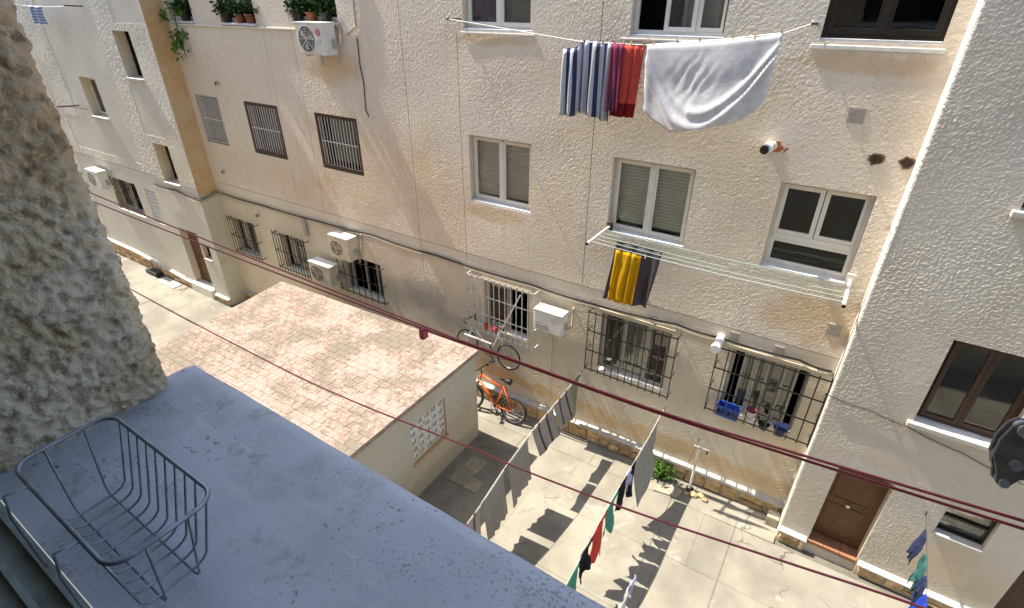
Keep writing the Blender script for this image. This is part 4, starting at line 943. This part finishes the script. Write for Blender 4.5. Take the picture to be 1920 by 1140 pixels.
# left building line
t = thing('clothesline', (-19.5, LY, 7.5), 'white clothesline on the far left building with blue clothes', 'clothesline')
MB().tube(sagline([(-21.4, LY - .35, 7.55), (-17.6, LY - .35, 7.50)], 8, .04), .009, 5).build('cord', M_linew, t)
for x in (-21.4, -17.6): MB().tube([(x, LY + .01, 7.50), (x, LY - .4, 7.52)], .018, 6).build('arm', M_iron, t)
hang('garment', (-19.9, LY - .35, 7.50), (-19.1, LY - .35, 7.49), .42, M_blustr, 'pale blue striped garment at the top left of the photo', 'garment', folds=2, amp=.03)
c = MB().tube([(-20.2, LY + .01, 4.86), (-20.2, LY - .55, 4.9)], .02, 6).tube([(-20.2, LY - .2, 4.85), (-19.6, LY - .02, 4.8)], .012, 6).build('wall_bracket', M_iron); tag(c, 'iron clothesline bracket on the far left wall below a window', 'bracket')

# ------------------------------------------------------------------ bicycles
def bicycle(origin, tilt, mf, label, rw=.33, wheelmat=M_rub, flip=1, mtb=True, yaw=0.):
    t = thing('bicycle', (0, 0, 0), label, 'bicycle')
    rear = Vector((0, 0, rw)); front = Vector((-1.05, 0, rw)); bb = Vector((-.43, 0, rw - .03)); seat = Vector((-.27, 0, rw + .50)); head = Vector((-.86, 0, rw + .56)); head2 = Vector((-.89, 0, rw + .42))
    f = MB(); k = .022 if mtb else .016
    f.tube([bb, seat], k * .8, 8); f.tube([head2, bb], k * 1.25, 8); f.tube([head, seat - Vector((.02, 0, .09))], k * .95, 8); f.tube([head + Vector((0, 0, .02)), head2 - Vector((.01, 0, .03))], k * 1.1, 8)
    for s in (-1, 1):
        f.tube([bb + Vector((0, s * .03, 0)), rear + Vector((0, s * .06, 0))], k * .5, 6); f.tube([seat + Vector((0, s * .02, -.06)), rear + Vector((0, s * .06, 0))], k * .42, 6)
    f.build('frame', mf, t, smooth=True)
    g = MB(); 
    for s in (-1, 1): g.tube([head2 + Vector((-.02, s * .05, -.04)), front + Vector((0, s * .055, 0))], .016, 8)
    g.tube([head2 + Vector((-.02, -.06, -.04)), head2 + Vector((-.02, .06, -.04))], .016, 8); g.build('fork', M_blk if mtb else mf, t, smooth=True)
    for c in (rear, front):
        w = MB().ring(c, (0, 1, 0), rw - .025, .027 if mtb else .014, 36, 8).build('wheel', M_rub, t, smooth=True)
        MB().ring(c, (0, 1, 0), rw - .055, .011, 36, 6).build('rim', M_steel, w, smooth=True)
        sp = MB()
        for i in range(20):
            a = i * math.pi / 10; s = .03 * (-1) ** i; sp.tube([c + Vector((0, s, 0)), c + Vector((math.cos(a) * (rw - .05), 0, math.sin(a) * (rw - .05)))], .0016, 3)
        sp.build('spokes', M_steel, w); MB().tube([c + Vector((0, -.05, 0)), c + Vector((0, .05, 0))], .022, 10).build('hub', M_steel, w)
    s = MB(); sp_ = seat + Vector((.03, 0, .10)); s.tube([seat, sp_], .014, 8); s.build('seat_post', M_steel, t)
    sd_ = MB(); sd_.tube([sp_ + Vector((-.17, 0, .01)), sp_ + Vector((-.08, 0, .018)), sp_ + Vector((.03, 0, .02)), sp_ + Vector((.10, 0, .02)), sp_ + Vector((.12, 0, .015))], [.015, .024, .055, .07, .04], 10); o = sd_.build('saddle', M_blk, t, smooth=True)
    st_ = head + Vector((-.06, 0, .10)); MB().tube([head, head + Vector((-.005, 0, .09)), st_], .016, 8).build('stem', M_blk, t)
    h = MB(); h.tube([st_ + Vector((.05, -.31, .03)), st_ + Vector((0, -.16, .02)), st_, st_ + Vector((0, .16, .02)), st_ + Vector((.05, .31, .03))] if mtb else [st_ + Vector((-.02, -.2, -.12)), st_ + Vector((-.10, -.2, -.06)), st_ + Vector((-.08, -.2, .0)), st_ + Vector((0, -.19, 0)), st_, st_ + Vector((0, .19, 0)), st_ + Vector((-.08, .2, 0)), st_ + Vector((-.10, .2, -.06)), st_ + Vector((-.02, .2, -.12))], .013, 8); h.build('handlebar', M_blk, t, smooth=True)
    for q in (-1, 1):
        if mtb: MB().tube([st_ + Vector((.03, q * .22, .025)), st_ + Vector((.055, q * .325, .031))], .018, 8).build('grip', M_rub, t)
    MB().ring(bb + Vector((0, -.05, 0)), (0, 1, 0), .09, .006, 24, 5).disc(bb + Vector((0, -.05, 0)), (0, 1, 0), .03, .02, 12).build('chainring', M_blk, t)
    for q in (-1, 1):
        e = bb + Vector((q * .12, -q * -.075 if False else q * -.075, q * -.12)); c_ = MB().tube([bb + Vector((0, q * -.06, 0)), e], .011, 6).build('crank', M_blk, t); MB().box(e.x - .045, e.x + .045, e.y - .09 if q > 0 else e.y, e.y if q > 0 else e.y + .09, e.z - .012, e.z + .012).build('pedal', M_blk, c_)
    MB().tube([rear + Vector((0, -.05, .04)), bb + Vector((0, -.05, .085))], .004, 4).tube([rear + Vector((0, -.05, -.04)), bb + Vector((0, -.05, -.085))], .004, 4).build('chain', M_blk, t)
    MB().disc(rear + Vector((0, -.045, 0)), (0, 1, 0), .05, .02, 16).build('sprocket', M_steel, t)
    t.location = origin; t.rotation_euler = (tilt, 0, yaw); return t
bicycle((-4.60, -.44, gz(-4.7) + .005), R(-13), M_orange, 'orange mountain bicycle leaning on the wall behind the shed corner', .31, yaw=R(3))
bicycle((-4.86, -.19, 1.02), R(-6), M_frame2, 'white bicycle hung on the wall in front of the grey window cage', .30, mtb=False, yaw=R(0))
b = MB().tube([(-4.52, -.27, 2.93), (-5.13, -.27, 1.62)], .013, 8).tube([(-5.131, -.27, 1.619), (-5.16, -.27, 1.55)], .017, 8).build('metal_rod', M_alu); tag(b, 'silver metal rod slanting across the grey window cage', 'rod')
b = MB().box(-5.92, -5.22, -.27, -.215, 1.545, 1.575).build('shelf_board', M_alu); tag(b, 'pale metal bar across the bottom of the grey window cage', 'bar')

# ------------------------------------------------------------------ yard odds and ends
t = thing('clothes_post', (-.9, -.22, gz(-.9)), 'white clothes post with short cross arm standing by the stone plinth', 'post')
MB().tube([(-.9, -.22, gz(-.9)), (-.905, -.22, 1.0)], .022, 10).build('post', M_whd, t); MB().box(-.99, -.74, -.235, -.205, 1.002, 1.03).build('cross_arm', M_irong, t); MB().tube([(-.76, -.24, 1.0165), (-.76, -.30, 1.0165)], .014, 8).build('hook', M_iron, t)
MB().disc((-.9, -.22, gz(-.9) + .02), (0, 0, 1), .07, .03, 16).build('foot', M_iron, t)
def leaves(b, c, rx, ry, rz, n, s, seed, up=.4):
    q = random.Random(seed)
    for i in range(n):
        d = Vector((q.gauss(0, 1), q.gauss(0, 1), q.gauss(0, 1))).normalized() * (q.random() ** .45); p = Vector((c[0] + d.x * rx, c[1] + d.y * ry, c[2] + d.z * rz))
        a = Vector((q.gauss(0, 1), q.gauss(0, 1), q.gauss(0, .5) + up * .3)).normalized(); w = a.orthogonal().normalized(); w.rotate(Matrix.Rotation(q.uniform(0, 6.28), 3, a)); ss = s * q.uniform(.6, 1.3)
        nn = a.cross(w) * ss * .12
        b.face([p, p + a * ss * .5 + w * ss * .3 + nn, p + a * ss, p + a * ss * .5 - w * ss * .3 + nn])
t = thing('leafy_plant', (-1.42, -.26, gz(-1.4)), 'bright green bushy plant growing by the stone plinth', 'plant')
b = MB(); q = random.Random(3)
for k in range(9):
    a = Vector((-1.42 + q.uniform(-.22, .24), -.26 + q.uniform(-.12, .1), gz(-1.4) + q.uniform(.12, .32))); leaves(b, a, .14, .12, .12, 55, .062, k)
b.build('foliage', M_leaf, t)
b = MB()
for k in range(8): b.tube([(-1.42, -.26, gz(-1.4)), (-1.42 + q.uniform(-.2, .2), -.26 + q.uniform(-.12, .1), gz(-1.4) + .25)], .006, 4)
b.build('stem', M_leafd, t)
t = thing('weed_tuft', (-5.25, -.12, gz(-5.2)), 'small green weeds behind the orange bicycle', 'plant'); b = MB()
for k in range(4): leaves(b, (-5.3 + k * .1, -.13, gz(-5.2) + .16), .09, .04, .13, 30, .06, 20 + k)
b.build('foliage', M_leaf, t)
b = MB().prism([(-1.45, -.60), (-1.02, -.55), (-.98, -.36), (-1.1, -.30), (-1.44, -.33)], lambda u, v, d: (u, v, gz(-1.2) + d + .03 * (u + 1.2)), .006, .035).build('stone_slab', M_paver, bevel=.006); tag(b, 'loose pale stone slab lying below the green plant', 'slab')
rb_ = random.Random(11)
for i, (x, y, s) in enumerate(((-.80, -.33, .07), (-.68, -.28, .06), (-.92, -.36, .05), (-.60, -.34, .055))):
    P = []
    m = MB(); zc = gz(x) + s * .45
    for j in range(4):
        ph = -1.1 + 2.2 * j / 3
        for k in range(7): r = s * rb_.uniform(.75, 1.15) * math.cos(ph); m.v.append((x + r * math.cos(k * .9) * 1.2, y + r * math.sin(k * .9), zc + s * .6 * math.sin(ph)))
    for j in range(3):
        for k in range(7): m.f.append((j * 7 + k, j * 7 + (k + 1) % 7, j * 7 + 7 + (k + 1) % 7, j * 7 + 7 + k)); m.m.append(0)
    m.f += [tuple(range(6, -1, -1)), tuple(range(21, 28))]; m.m += [0, 0]
    o = m.build('rubble_stone', M_stone); tag(o, ('largest rubble stone, right beside the foot of the clothes post', 'rubble stone second from the right near the clothes post', 'rubble stone left of the clothes post foot', 'rightmost rubble stone near the clothes post')[i], 'stone', 'rubble at the clothes post')
for x, y, a, s, lb_ in ((-4.56, -1.80, .0, .17, 'square paver in the shed shadow nearest the wall'), (-4.62, -2.16, .05, .19, 'middle square paver in the shed shadow'), (-4.28, -2.22, .02, .14, 'small paver on the sheet side of the shed shadow')):
    o = MB().prism([(-s, -s), (s, -s), (s, s), (-s, s)], lambda u, v, d: (x + u * math.cos(a) - v * math.sin(a), y + u * math.sin(a) + v * math.cos(a), gz(x) + d + .03 * u), .0, .028).build('paver', M_paver, bevel=.004); tag(o, lb_, 'paver', 'loose pavers in the shed shadow')
o = MB().box(.38, .56, -.30, -.10, gz(.4) - .02, gz(.4) + .20).box(.40, .54, -.303, -.3, gz(.4) + .03, gz(.4) + .17).build('meter_box', M_paver, bevel=.008); tag(o, 'small ochre box at the foot of the right building corner', 'box')
o = MB().box(-18.2, -17.2, -.95, -.65, gz(-18) + .005, gz(-18) + .03).build('board', M_cap, bevel=.004); tag(o, 'pale board lying on the ground by the far left plinth', 'board')
o = MB().box(-19.1, -18.4, LY - .32, LY - .1, gz(-18), gz(-18) + .16).build('dark_planter', M_blk, bevel=.02); tag(o, 'dark trough on the ground at the far left plinth', 'trough')

# things kept inside the right hand window cage
def pot(x, y, z, r, h, m, label, name='flower_pot', cat='pot', leaf=None, seed=0, group=None, ln=60, ls=.07, spread=(.2, .12, .18)):
    t = thing(name, (x, y, z), label, cat, group)
    b = MB().tube([(x, y, z), (x, y, z + h * .8), (x, y, z + h * .801), (x, y, z + h)], [r * .72, r * .95, r * 1.08, r * 1.08], 16); b.build('pot', m, t)
    if leaf:
        f = MB()
        for k in range(5): leaves(f, (x + (k - 2) * spread[0] * .4, y - .02 * (k % 2), z + h + spread[2] * .5), spread[0] * .5, spread[1], spread[2], ln, ls, seed * 10 + k)
        f.build('foliage', leaf, t)
    return t
zc = 1.80
t = thing('blue_crate', (-.62, -.11, zc), 'blue plastic crate inside the right hand window cage', 'crate')
MB().box(-.80, -.46, -.19, -.02, zc + .002, zc + .02).box(-.80, -.46, -.19, -.175, zc + .02, zc + .20).box(-.80, -.46, -.035, -.02, zc + .02, zc + .20).box(-.80, -.785, -.175, -.035, zc + .02, zc + .20).box(-.475, -.46, -.175, -.035, zc + .02, zc + .20).build('crate_body', M_blue, t)
MB().box(-.81, -.45, -.20, -.1905, zc + .175, zc + .21).build('rim', M_blue, t)
for k in range(4): MB().box(-.78 + k * .08, -.74 + k * .08, -.192, -.1905, zc + .06, zc + .14).build('slot', M_dark, t)
t = pot(-.30, -.10, zc, .075, .26, M_whd, 'pale printed bucket beside the blue crate', 'bucket', 'bucket')
MB().tube([(-.30, -.10, zc + .262), (-.30, -.10, zc + .275)], .083, 16).build('lid', M_plum, t)
t = pot(.16, -.10, zc, .10, .15, M_navyp, 'dark blue tub at the right end of the cage with the blue crate', 'tub', 'tub')
t = pot(-.08, -.10, zc, .08, .10, M_blk, 'dark pot between the bucket and the tub in the window cage', leaf=M_leafd, seed=3, ln=8, ls=.05, spread=(.1, .06, .06))
for p, lb_ in (((-5.45, 1.75), 'red pot behind the grey cage bars, left one'), ((-5.25, 1.75), 'red pot behind the grey cage bars, right one')):
    pot(p[0], -.08, p[1], .07, .12, M_redp, lb_)
o = pot(-2.9, -.05, 1.725, .06, .07, M_white, 'small white bowl on the sill behind the dark middle cage', 'bowl', 'bowl')
# plants on the upper left sills
for i, (x, z, m, lf, lb_) in enumerate(((-9.85, 7.285, M_blk, M_leafd, 'leafy pot at the left of the plant window above the air conditioner'), (-9.45, 7.285, M_terra, M_leafd, 'bushy pot in the middle of the plant window above the air conditioner'), (-9.05, 7.285, M_blk, M_leafd, 'leafy pot at the right of the plant window above the air conditioner'),
                                         (-12.25, 7.225, M_blk, M_leafd, 'leafy pot at the left of the second plant window'), (-11.75, 7.225, M_terra, M_leafd, 'terracotta pot in the middle of the second plant window'), (-11.4, 7.225, M_terra, M_leafd, 'terracotta pot at the right of the second plant window'))):
    pot(x, .03, z, .11, .17, m, lb_, leaf=lf, seed=i + 1, group=None, ln=40, ls=.09, spread=(.3, .08, .17))
t = thing('hanging_plant', (-14.2, -.05, 7.25), 'light green trailing plant spilling over the corner sill at upper left', 'plant'); b = MB(); q = random.Random(5)
for k in range(8): leaves(b, (-14.3 + q.uniform(-.25, .45), -.12 + q.uniform(-.1, .1), 7.32 - .13 * k + q.uniform(-.05, .25)), .22 - .012 * k, .09, .12, 36 if k < 7 else 9, .10, 40 + k)
b.build('foliage', M_leaf, t); b = MB(); b.tube([(-14.2, -.06, 7.3), (-14.2, -.08, 6.9), (-14.15, -.07, 6.45)], .01, 5); b.build('stem', M_leafd, t)
pot(-13.9, .03, 7.225, .11, .17, M_blk, 'dark leafy pot on the corner sill beside the trailing plant', leaf=M_leafd, seed=9, ln=40, ls=.09, spread=(.35, .08, .2))

# ------------------------------------------------------------------ the building we look out of
HY = -7.253; SZ = 7.2
home = thing('apartment_building', (0, HY, 0), 'building in the foreground left with rough plaster jamb and painted window sill', 'building')
hc = [(-1.45, 1.25, SZ - .05, 8.75, -.04, 0, True)]
wl_ = wall('wall', [M_homew, M_homew, M_homew], home, HY, -30, 6.5, -.6, 12.6, hc, .9, .0)
for p in wl_.data.vertices: p.co.y = 2 * (HY - ORG[home].y) - p.co.y           # this wall faces the other way
MB().box(-9.5, -2.75, HY - .02, -6.72, -.6, 12.6).build('added_shade_bay', M_homew, home)  # unseen bay, added tall enough to keep sun off sill, cords and pulley
# rough plaster jamb: outer face, rounded arris and reveal in one rough sheet
path = []
n1, n2, n3 = 60, 10, 120; rr = .03; xr = -.757
for i in range(n1): path.append((-1.47 + (xr - rr + 1.47) * i / n1, HY, 0, 1))
for i in range(n2): a = math.pi / 2 * i / n2; path.append((xr - rr + rr * math.sin(a), HY - rr + rr * math.cos(a), math.sin(a), math.cos(a)))
for i in range(n3): path.append((xr, HY - rr - .36 * i / (n3 - 1), 1, 0))
zs = [SZ - .03 + .0036 * j for j in range(310)]; b = MB()
for z in zs:
    for (x, y, nx_, ny_) in path:
        p = Vector((x * 1.0, y, z))
        h = noise.noise(p * 66) * .0035 + noise.noise(p * 135) * .0040 + noise.noise(p * 260) * .0022 + noise.noise(p * 13) * .003 - max(0, noise.noise(p * 95 + Vector((9, 3, 1))) - .08) * .016
        b.v.append((x + nx_ * h, y + ny_ * h, z))
NP = len(path)
for j in range(len(zs) - 1):
    for i in range(NP - 1): b.f.append((j * NP + i, j * NP + i + 1, j * NP + NP + i + 1, j * NP + NP + i)); b.m.append(0)
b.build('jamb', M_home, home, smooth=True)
b = MB().box(-1.5, xr - .01, HY - .5, HY - .002, 8.27, 8.9); b.build('jamb_upper', M_homew, home)
b = MB().box(-1.6, 1.6, HY - .4, HY - .05, 8.752, 9.0); b.build('lintel', M_homew, home)
b = MB(); nx_, ny_ = 90, 16                                          # sill
for j in range(ny_ + 1):
    for i in range(nx_ + 1):
        x = -.79 + 2.05 * i / nx_; v = j / ny_; y = -7.475 + (-7.208 + 7.475) * v
        z = SZ + .004 * (1 - v) + noise.noise((x * 7, y * 9, 2)) * .0016 - (.004 if j == ny_ else 0)
        if j == ny_: y += noise.noise((x * 20, 3, 1)) * .0012 - max(0, noise.noise((x * 45, 8, 1)) - .3) * .006
        b.v.append((x, y, z))
for j in range(ny_):
    for i in range(nx_): a = j * (nx_ + 1) + i; b.f.append((a, a + 1, a + nx_ + 2, a + nx_ + 1)); b.m.append(0)
k = len(b.v); top0 = ny_ * (nx_ + 1)
for i in range(nx_ + 1): p = b.v[top0 + i]; b.v.append((p[0], p[1] + .002, SZ - .05))
for i in range(nx_): b.f.append((top0 + i, top0 + i + 1, k + i + 1, k + i)); b.m.append(0)
b.face([(-.79, -7.475, SZ + .004), (-.79, -7.208, SZ - .004), (-.79, -7.208, SZ - .05), (-.79, -7.475, SZ - .05)])
b.build('window_sill', M_sill, home, smooth=True)
# sliding window track along the inner edge of the sill
M_track = mat('weathered_track', (.30, .32, .27), .6, .25, 20, .1, 120, dirt=(.12, .11, .08), ds=9)
tr = MB().box(-.765, 1.25, -7.56, -7.476, SZ - .06, SZ + .004).build('window_track', M_track, home)
for y in (-7.482, -7.505, -7.53): MB().box(-.764, 1.25, y - .003, y + .003, SZ + .0045, SZ + .020).build('track_rib', M_track, tr)
b = MB(); X0, X1, Y0, Y1, Z0, Z1 = -2.2, 2.2, -10.5, -7.57, 5.6, 9.2        # the room behind
for q in ([(X0, Y0, Z0), (X1, Y0, Z0), (X1, Y0, Z1), (X0, Y0, Z1)], [(X0, Y0, Z0), (X0, Y1, Z0), (X0, Y1, Z1), (X0, Y0, Z1)], [(X1, Y0, Z0), (X1, Y1, Z0), (X1, Y1, Z1), (X1, Y0, Z1)], [(X0, Y0, Z0), (X1, Y0, Z0), (X1, Y1, Z0), (X0, Y1, Z0)], [(X0, Y0, Z1), (X1, Y0, Z1), (X1, Y1, Z1), (X0, Y1, Z1)],
          [(X0, Y1, Z0), (X1, Y1, Z0), (X1, Y1, SZ - .06), (X0, Y1, SZ - .06)], [(X0, Y1, SZ - .06), (-.78, Y1, SZ - .06), (-.78, Y1, Z1), (X0, Y1, Z1)], [(1.25, Y1, SZ - .06), (X1, Y1, SZ - .06), (X1, Y1, Z1), (1.25, Y1, Z1)]): b.face(q)
b.build('room_interior', M_dim, home)
MB().box(1.25, 1.6, -7.56, HY - .05, SZ - .05, 8.75).build('jamb_right', M_homew, home)

# wire basket standing by the jamb
t = thing('wire_basket', (-.50, -7.42, SZ), 'grey wire basket standing on the painted sill by the rough jamb', 'basket')
BX0, BX1, BY0, BY1, ZT, ZB = -.598, -.400, -7.460, -7.373, SZ + .112, SZ + .016
def rect(x0, x1, y0, y1, z, r, n=5):
    P = []
    for cx, cy, a0 in ((x1 - r, y1 - r, 0), (x0 + r, y1 - r, 90), (x0 + r, y0 + r, 180), (x1 - r, y0 + r, 270)):
        for i in range(n + 1): a = R(a0 + 90 * i / n); P.append((cx + r * math.cos(a), cy + r * math.sin(a), z))
    return P
MB().tube(rect(BX0, BX1, BY0, BY1, ZT, .018), .0022, 8, True).build('rim', M_wire, t, smooth=True)
bx0, bx1, by0, by1 = BX0 - .014, BX1 - .022, BY0 + .010, BY1 - .018
def uwire(P0, P1, Q1, Q0, r=.0013):
    a, c, d, e = map(Vector, (P0, P1, Q1, Q0)); k = .010
    u = (a - c).normalized(); w = (d - c).normalized(); w2 = (e - d).normalized()
    return [a, c + u * k, c + u * k * .35 + w * k * .35, c + w * k, d - w * k, d - w * k * .35 + w2 * k * .35, d + w2 * k, e]
nW = 10
for i in range(nW):
    f = i / (nW - 1); x = BX0 + .020 + (BX1 - BX0 - .036) * f; xb_ = bx0 + .014 + (bx1 - bx0 - .026) * f
    MB().tube(uwire((x, BY1, ZT), (xb_, by1, ZB), (xb_, by0, ZB), (x, BY0, ZT)), .0012, 6).build('wire', M_wire, t, smooth=True)
for y, yb_ in ((BY0 + .026, by0 + .014), (BY1 - .026, by1 - .014)):
    MB().tube(uwire((BX0, y, ZT), (bx0, yb_, ZB - .0028), (bx1, yb_, ZB - .0028), (BX1, y, ZT)), .0012, 6).build('wire', M_wire, t, smooth=True)
for x in (BX0 + .045, BX1 - .05): MB().tube([(x, BY0, ZT), (x, BY0 - .018, ZT + .004), (x, BY0 - .022, ZT - .02), (x, BY0 - .022, SZ + .03), (x, BY0 - .020, SZ + .006)], .0012, 6).build('hook', M_wire, t, smooth=True)

# maroon clothes cords in front of the window
def smooth_line(P, n=8):
    P = [Vector(p) for p in P]; o = []
    for i in range(len(P) - 1):
        p0 = P[max(i - 1, 0)]; p1 = P[i]; p2 = P[i + 1]; p3 = P[min(i + 2, len(P) - 1)]
        for k in range(n):
            t = k / n; o.append(.5 * ((2 * p1) + (p2 - p0) * t + (2 * p0 - 5 * p1 + 4 * p2 - p3) * t * t + (3 * p1 - p0 - 3 * p2 + p3) * t ** 3))
    return o + [P[-1]]
def cord(S, y, label, r=.0020, off=lambda u: 0.):
    P = [(a * y, -7.5 + y, 7.7 + z * y + off(a)) for a, z in S]
    o = MB().tube(smooth_line(P), r, 8).build('clothesline', M_rope, None, smooth=True); return tag(o, label, 'clothesline', None)
S1 = [(-5.2, -.83), (-3.07, -.866), (-2.0, -.876), (-.98, -.878), (-.76, -.874), (-.26, -.862), (.07, -.836), (.43, -.802)]
cord(S1, .66, 'maroon cord, the upper strand of the pair crossing the picture', off=lambda a: .0062 * abs(a + .55) ** .9 * (1 if a > -.55 else .8))
cord([(a, z - .003) for a, z in S1], .66, 'maroon cord, the lower strand of the pair crossing the picture', off=lambda a: -.0068 * max(0, abs(a + .35) - .25))
S2 = [(-5.2, -1.36), (-3.02, -1.395), (-1.9, -1.395), (-1.384, -1.368), (-.865, -1.306), (-.571, -1.277), (-.231, -1.226), (.128, -1.152), (.373, -1.102), (.9, -1.02)]
cord(S2, .70, 'single maroon cord sagging low over the shed roof and concrete', r=.0021)
o = MB().box(-.645 - .006, -.645 + .006, -7.5 + .652, -7.5 + .668, 7.7 - .607, 7.7 - .582).build('cord_clip', M_rope, bevel=.002); tag(o, 'small maroon clip on the paired cords over the shed roof', 'clip')
# pulley bracket at the right
t = thing('pulley_bracket', (.27, -6.84, 7.24), 'grey metal pulley bracket at the right edge of the picture', 'pulley')
py = -7.5 + .66
px, pz = .242, 7.7 - .452
poly = [(-.022, .055), (-.012, .066), (.006, .066), (.018, .054), (.05, .05), (.06, -.01), (.03, -.012), (.012, -.022), (.004, -.036), (-.004, -.042), (-.014, -.036), (-.018, -.02), (-.030, .005), (-.030, .03)]
ud = Vector((1, 0, 0)); vd = Vector((0, .35, .94)).normalized(); nd = ud.cross(vd)
P0 = Vector((px, py, pz))
MB().prism(poly, lambda u, v, d: P0 + ud * u * .68 + vd * v * .74 + nd * d, -.003, .003).build('side_plate', M_pul, t, bevel=.0015)
MB().prism(poly, lambda u, v, d: P0 + ud * u * .68 + vd * v * .74 + nd * d, -.022, -.016).build('side_plate', M_pul, t, bevel=.0015)
MB().tube([P0 + nd * -.028, P0 + nd * .008], .006, 10).build('axle', M_steel, t); MB().tube([P0 + nd * -.0155, P0 + nd * -.0035], .019, 20).build('wheel', M_pul, t)
a = P0 + vd * .040 - ud * .003; MB().tube([a + nd * -.026, a + nd * .008], .008, 12).build('bolt', M_alu, t); a = P0 - vd * .024 - ud * .003; MB().tube([a + nd * -.026, a + nd * .007], .005, 10).build('rivet', M_steel, t)
MB().box(px + .036, 1.3, py + .0, py + .014, pz - .006, pz + .02).build('arm', M_pul, t)
o = MB(); kc = Vector((.302, py, 7.7 - .536))
o.tube([kc + Vector((-.012, 0, .006)), kc, kc + Vector((.02, 0, -.008)), kc + Vector((.04, 0, -.016))], [.008, .017, .019, .012], 12)
o = o.build('cord_tensioner', M_leafd, None, smooth=True); tag(o, 'dark green plastic tensioner where the paired cords end at right', 'tensioner')
